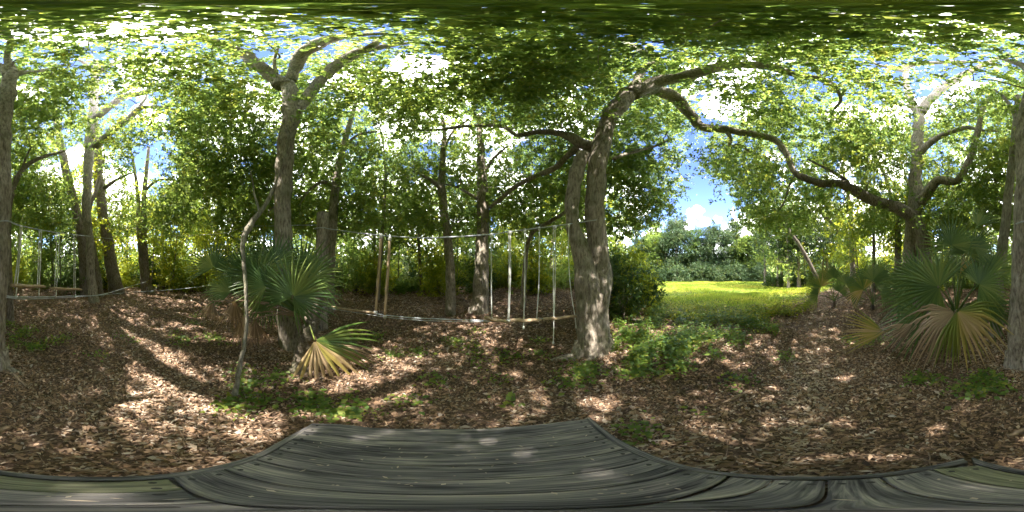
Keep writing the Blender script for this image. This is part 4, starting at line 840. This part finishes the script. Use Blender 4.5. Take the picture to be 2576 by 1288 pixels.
# ---------------------------------------------------------------- meadow grass, ground plants, litter, sticks
def meadow():
    n = 70000; az = np.radians(40+74*rng.random(n)); r = np.sqrt(4.5**2+(30**2-4.5**2)*rng.random(n)**1.7); x, y = r*np.sin(az), r*np.cos(az)
    k = rng.random(n) < field_mask(x, y); x, y, r = x[k], y[k], r[k]; n = len(x)
    C = np.stack([x, y, gz(x, y)-0.02], -1); h = (0.10+0.14*rng.random(n))*(0.75+0.5*np.sin(x*0.9)*np.sin(y*0.8)); h = np.maximum(h, .06)
    D = np.array([0,0,1])+rng.normal(size=(n,3))*0.35
    V = leaf_arrays(C, D, rng.normal(size=(n,3)), h, 0.010+0.0022*r, 0.1)
    tone = np.clip(0.5+0.25*np.sin(x*0.5)*np.sin(y*0.6)+0.3*np.sin(x*1.7+y*.6)*np.sin(y*1.3)+0.22*rng.normal(size=n), 0, 1)
    tag(leaf_obj('meadow_grass', V, tone, M_GRASS), 'sunlit green grass of the open meadow', 'grass')
meadow()
def plants_at(pts, hts, Ls, per, spread=0.10):
    """low leafy sprigs"""
    pts = np.repeat(np.asarray(pts), per, axis=0); h = np.repeat(hts, per); L = np.repeat(Ls, per)*(0.7+0.6*rng.random(len(pts))); n = len(pts)
    t = rng.random(n)
    C = pts+np.stack([rng.normal(size=n)*spread, rng.normal(size=n)*spread, 0.01+h*t], -1)
    D = np.stack([rng.normal(size=n), rng.normal(size=n), 0.15+0.25*rng.normal(size=n)], -1); Nn = np.array([0,0,1.0])+rng.normal(size=(n,3))*0.35
    V = leaf_arrays(C, D, Nn, L, L*(0.55+0.2*rng.random(n)), 0.15)
    return V, np.clip(rng.random(n)*0.7+np.repeat(rng.random(len(hts)), per)*0.3, 0, 1)
def patch_points(cx, cy, rx, ry, n):
    out = []; subs = rng.normal(size=(max(3, n//9),2))*0.5
    while len(out) < n:
        u = subs[rng.integers(len(subs))]+rng.normal(size=2)*0.13
        if np.hypot(*u) > 1.2: continue
        y = cy+u[1]*ry
        out.append(tuple(G(cx+u[0]*rx, max(y, 735))))
    return np.array(out)
def ground_plants():
    low = [(640,975,120,50,34),(700,1005,130,38,32),(800,1040,100,22,24),(590,1000,70,32,14),(880,1020,60,20,14),(60,830,75,30,50),(120,865,70,28,40),(40,860,40,30,25),(1460,925,90,45,34),(1560,930,110,40,40),(1640,935,110,35,40),(1420,960,60,25,14),
           (1600,1085,60,14,10),(2430,985,120,28,40),(2320,955,60,22,20),(2480,960,60,25,20),(940,850,60,16,22),(1010,885,80,20,20),(1180,875,130,35,30),(560,860,80,30,22),(450,860,60,22,18),(860,850,50,16,20),(1330,880,60,25,20),(1250,905,60,20,14),
           (2200,850,70,25,24),(2150,860,50,18,14),(1080,960,60,20,8),(1030,1015,40,12,6),(480,800,60,14,14),(300,850,60,20,8),(1240,960,30,8,5),(1850,960,60,20,10),(1980,905,40,15,8),(230,905,50,15,6)]
    Vs, Rs = [], []
    for cx,cy_,rx,ry,n in low:
        p = patch_points(cx,cy_,rx,ry,n); V, r = plants_at(p, np.full(n,0.05)+0.07*rng.random(n), 0.045+0.035*rng.random(n), 8, 0.085); Vs.append(V); Rs.append(r)
    tag(leaf_obj('ground_vines', np.concatenate(Vs), np.concatenate(Rs), M_HERB), 'low green trailing plants scattered over the leaf litter', 'ground cover')
    tall = [(1600,880,70,40,60),(1660,855,110,45,90),(1740,860,110,45,90),(1700,905,100,30,60),(1800,840,120,35,70),(1560,840,60,40,40),(1860,850,80,30,40),(1900,830,70,25,26),(1640,800,60,35,60),(1700,800,80,30,60)]
    Vs, Rs = [], []
    for cx,cy_,rx,ry,n in tall:
        p = patch_points(cx,cy_,rx,ry,n); V, r = plants_at(p, 0.10+0.26*rng.random(n), 0.05+0.035*rng.random(n), 16, 0.09); Vs.append(V); Rs.append(r)
    tag(leaf_obj('undergrowth', np.concatenate(Vs), np.concatenate(Rs), M_HERB), 'dense leafy undergrowth between the twin oak and the meadow', 'undergrowth')
    weeds = [(1760,800,140,22,160),(1880,800,110,22,140),(1960,785,70,20,80),(1720,775,90,15,80),(2010,770,40,15,40)]
    Vs, Rs = [], []
    for cx,cy_,rx,ry,n in weeds:
        p = patch_points(cx,cy_,rx,ry,n); V, r = plants_at(p, 0.08+0.2*rng.random(n), 0.06+0.04*rng.random(n), 14, 0.10); Vs.append(V); Rs.append(r)
    tag(leaf_obj('meadow_weeds', np.concatenate(Vs), np.concatenate(Rs), M_LEAF_Y), 'yellow-green weeds along the near edge of the meadow', 'weeds')
    for label, x, y, n, L in [('single broad-leaved seedling in the litter ahead of the platform', 1284, 1016, 16, 0.085), ('small blue-green seedling on the litter right of the platform', 1742, 1042, 12, 0.055), ('tiny seedling by the right corner of the platform', 1600, 1090, 9, 0.05)]:
        g = G(x, y); t = thing('seedling', g, label, 'seedling', 'seedlings near the platform')
        V, r = plants_at(np.array([tuple(g)]), np.array([0.12]), np.array([L]), n, 0.07); leaf_obj('leaves', V, r, M_HERB, t)
        MB().tube([g+Vector((0,0,-0.02)), g+Vector((0.01,0,0.06)), g+Vector((0.02,0.01,0.12))], [0.004,0.003,0.002], 5).build('stem', M_STICK, t)
ground_plants()
def litter():
    def pieces(n, rmin, rmax, L0, L1, pw):
        az = rng.random(n)*2*math.pi; r = rmin+(rmax-rmin)*rng.random(n)**pw; x, y = r*np.sin(az), r*np.cos(az)
        k = rng.random(n) > field_mask(x, y)*0.9; x, y, r = x[k], y[k], r[k]; m = len(x)
        L = (L0+(L1-L0)*rng.random(m)**1.6)*(0.9+0.06*r); W = L*(0.22+0.35*rng.random(m))
        C = np.stack([x, y, gz(x, y)+0.012+0.03*rng.random(m)], -1)
        D = np.stack([rng.normal(size=m), rng.normal(size=m), 0.16*rng.normal(size=m)], -1); Nn = np.array([0,0,1.0])+rng.normal(size=(m,3))*0.38
        V = leaf_arrays(C, D, Nn, L, W, 0.3)
        soil = np.sin(x*2.7+2)*np.sin(y*3.1+1)+0.6*np.sin(x*6.1)*np.sin(y*5.3+.5); kk = (soil > -1.05) | (rng.random(m) < 0.45); 
        path = np.exp(-((np.degrees(np.arctan2(x, y))-(98+r*2.6))/9)**2)*(r < 9)
        tone = np.clip(0.22*path+rng.random(m)*0.75+0.28*np.sin(x*1.9+1)*np.sin(y*1.7)*0.5+0.15*rng.normal(size=m)+0.1, 0, 1)
        V = V.reshape(-1,4,3)[kk].reshape(-1,3)
        return V, tone[kk]
    a = pieces(110000, 0.25, 4.2, 0.018, 0.07, 0.72); b = pieces(100000, 2.5, 11, 0.03, 0.09, 0.8); c3 = pieces(4000, 0.3, 7, 0.08, 0.125, 0.8)
    V = np.concatenate([a[0], b[0], c3[0]]); t = np.concatenate([a[1], b[1], c3[1]])
    tag(leaf_obj('leaf_litter', V, t, M_LITTER), 'brown fallen leaves and bark chips covering the forest floor', 'leaf litter')
    mb = MB()
    for k in range(900):
        az = random.uniform(0, 2*math.pi); r = 0.5+5.5*random.random()**0.9; x, y = r*math.sin(az), r*math.cos(az)
        if field_mask(np.array(x), np.array(y)) > 0.3: continue
        th = random.uniform(0, 6.28); L_ = random.uniform(0.08, 0.4); z = gzf(x, y)+0.03; rr = random.uniform(0.0025, 0.006)
        pts = [Vector((x+math.cos(th)*L_*s+random.uniform(-.1,.1)*L_*.4, y+math.sin(th)*L_*s+random.uniform(-.1,.1)*L_*.4, z+random.uniform(0,.012))) for s in (-0.5,-0.17,0.17,0.5)]
        mb.tube(pts, [rr,rr*1.1,rr*.9,rr*.5], 5, 0, False)
    tag(mb.build('fallen_twigs', M_STICK), 'thin dead twigs strewn over the leaf litter', 'twigs', kind='stuff')
    for label, x0, y0, x1, y1, r in [('broken brown branch piece lying in the litter left of the platform', 245,1082,330,1066,0.020), ('thick stick end lying by the roots of the edge oak', 32,944,66,977,0.026), ('short orange-brown wood chunk beside the left platform edge', 470,1158,512,1153,0.016),
                                     ('long grey stick lying in the litter right of the platform', 1815,1018,1890,985,0.018), ('flat pale bark slab beside the rear left platform edge', 175,1183,305,1186,0.012), ('dark curved stick on the litter far right', 2180,1025,2290,990,0.014), ('mossy grey log end near the picture left edge', 2530,1100,2600,1078,0.03)]:
        g0, g1 = G(x0,y0), G(x1,y1); g0.z += r*0.7+0.02; g1.z += r*0.7+0.02
        mb = MB(); n = 8; pts = [g0.lerp(g1, k/(n-1))+Vector((random.uniform(-1,1),random.uniform(-1,1),0))*r*0.5 for k in range(n)]
        mb.tube(pts, [r*random.uniform(0.75,1.15) for _ in range(n)], 9, 0.2); tag(mb.build('fallen_stick', M_STICK, None, loc=g0), label, 'stick', 'sticks on the ground')
    n = 90; sc_ = []
    tri = [np.array((-0.8,0.34)), np.array((0.4,0.88)), np.array((0.16,-0.42))]
    w = rng.dirichlet((1,1,1), n); q = w@np.array(tri); q = q[np.hypot(q[:,0],q[:,1]) > 0.1]; n = len(q); C = np.stack([q[:,0], q[:,1], np.full(n, DECK+0.004)], -1)
    V = leaf_arrays(C, np.stack([rng.normal(size=n), rng.normal(size=n), np.zeros(n)], -1), np.array([0,0,1.0])+rng.normal(size=(n,3))*0.1, 0.008+0.03*rng.random(n)**2.5, 0.004+0.006*rng.random(n), 0.1)
    tag(leaf_obj('deck_debris', V, 0.75+0.25*rng.random(n), M_LITTER), 'tiny pale leaf scraps scattered on the dark planks', 'leaf scraps')
litter()
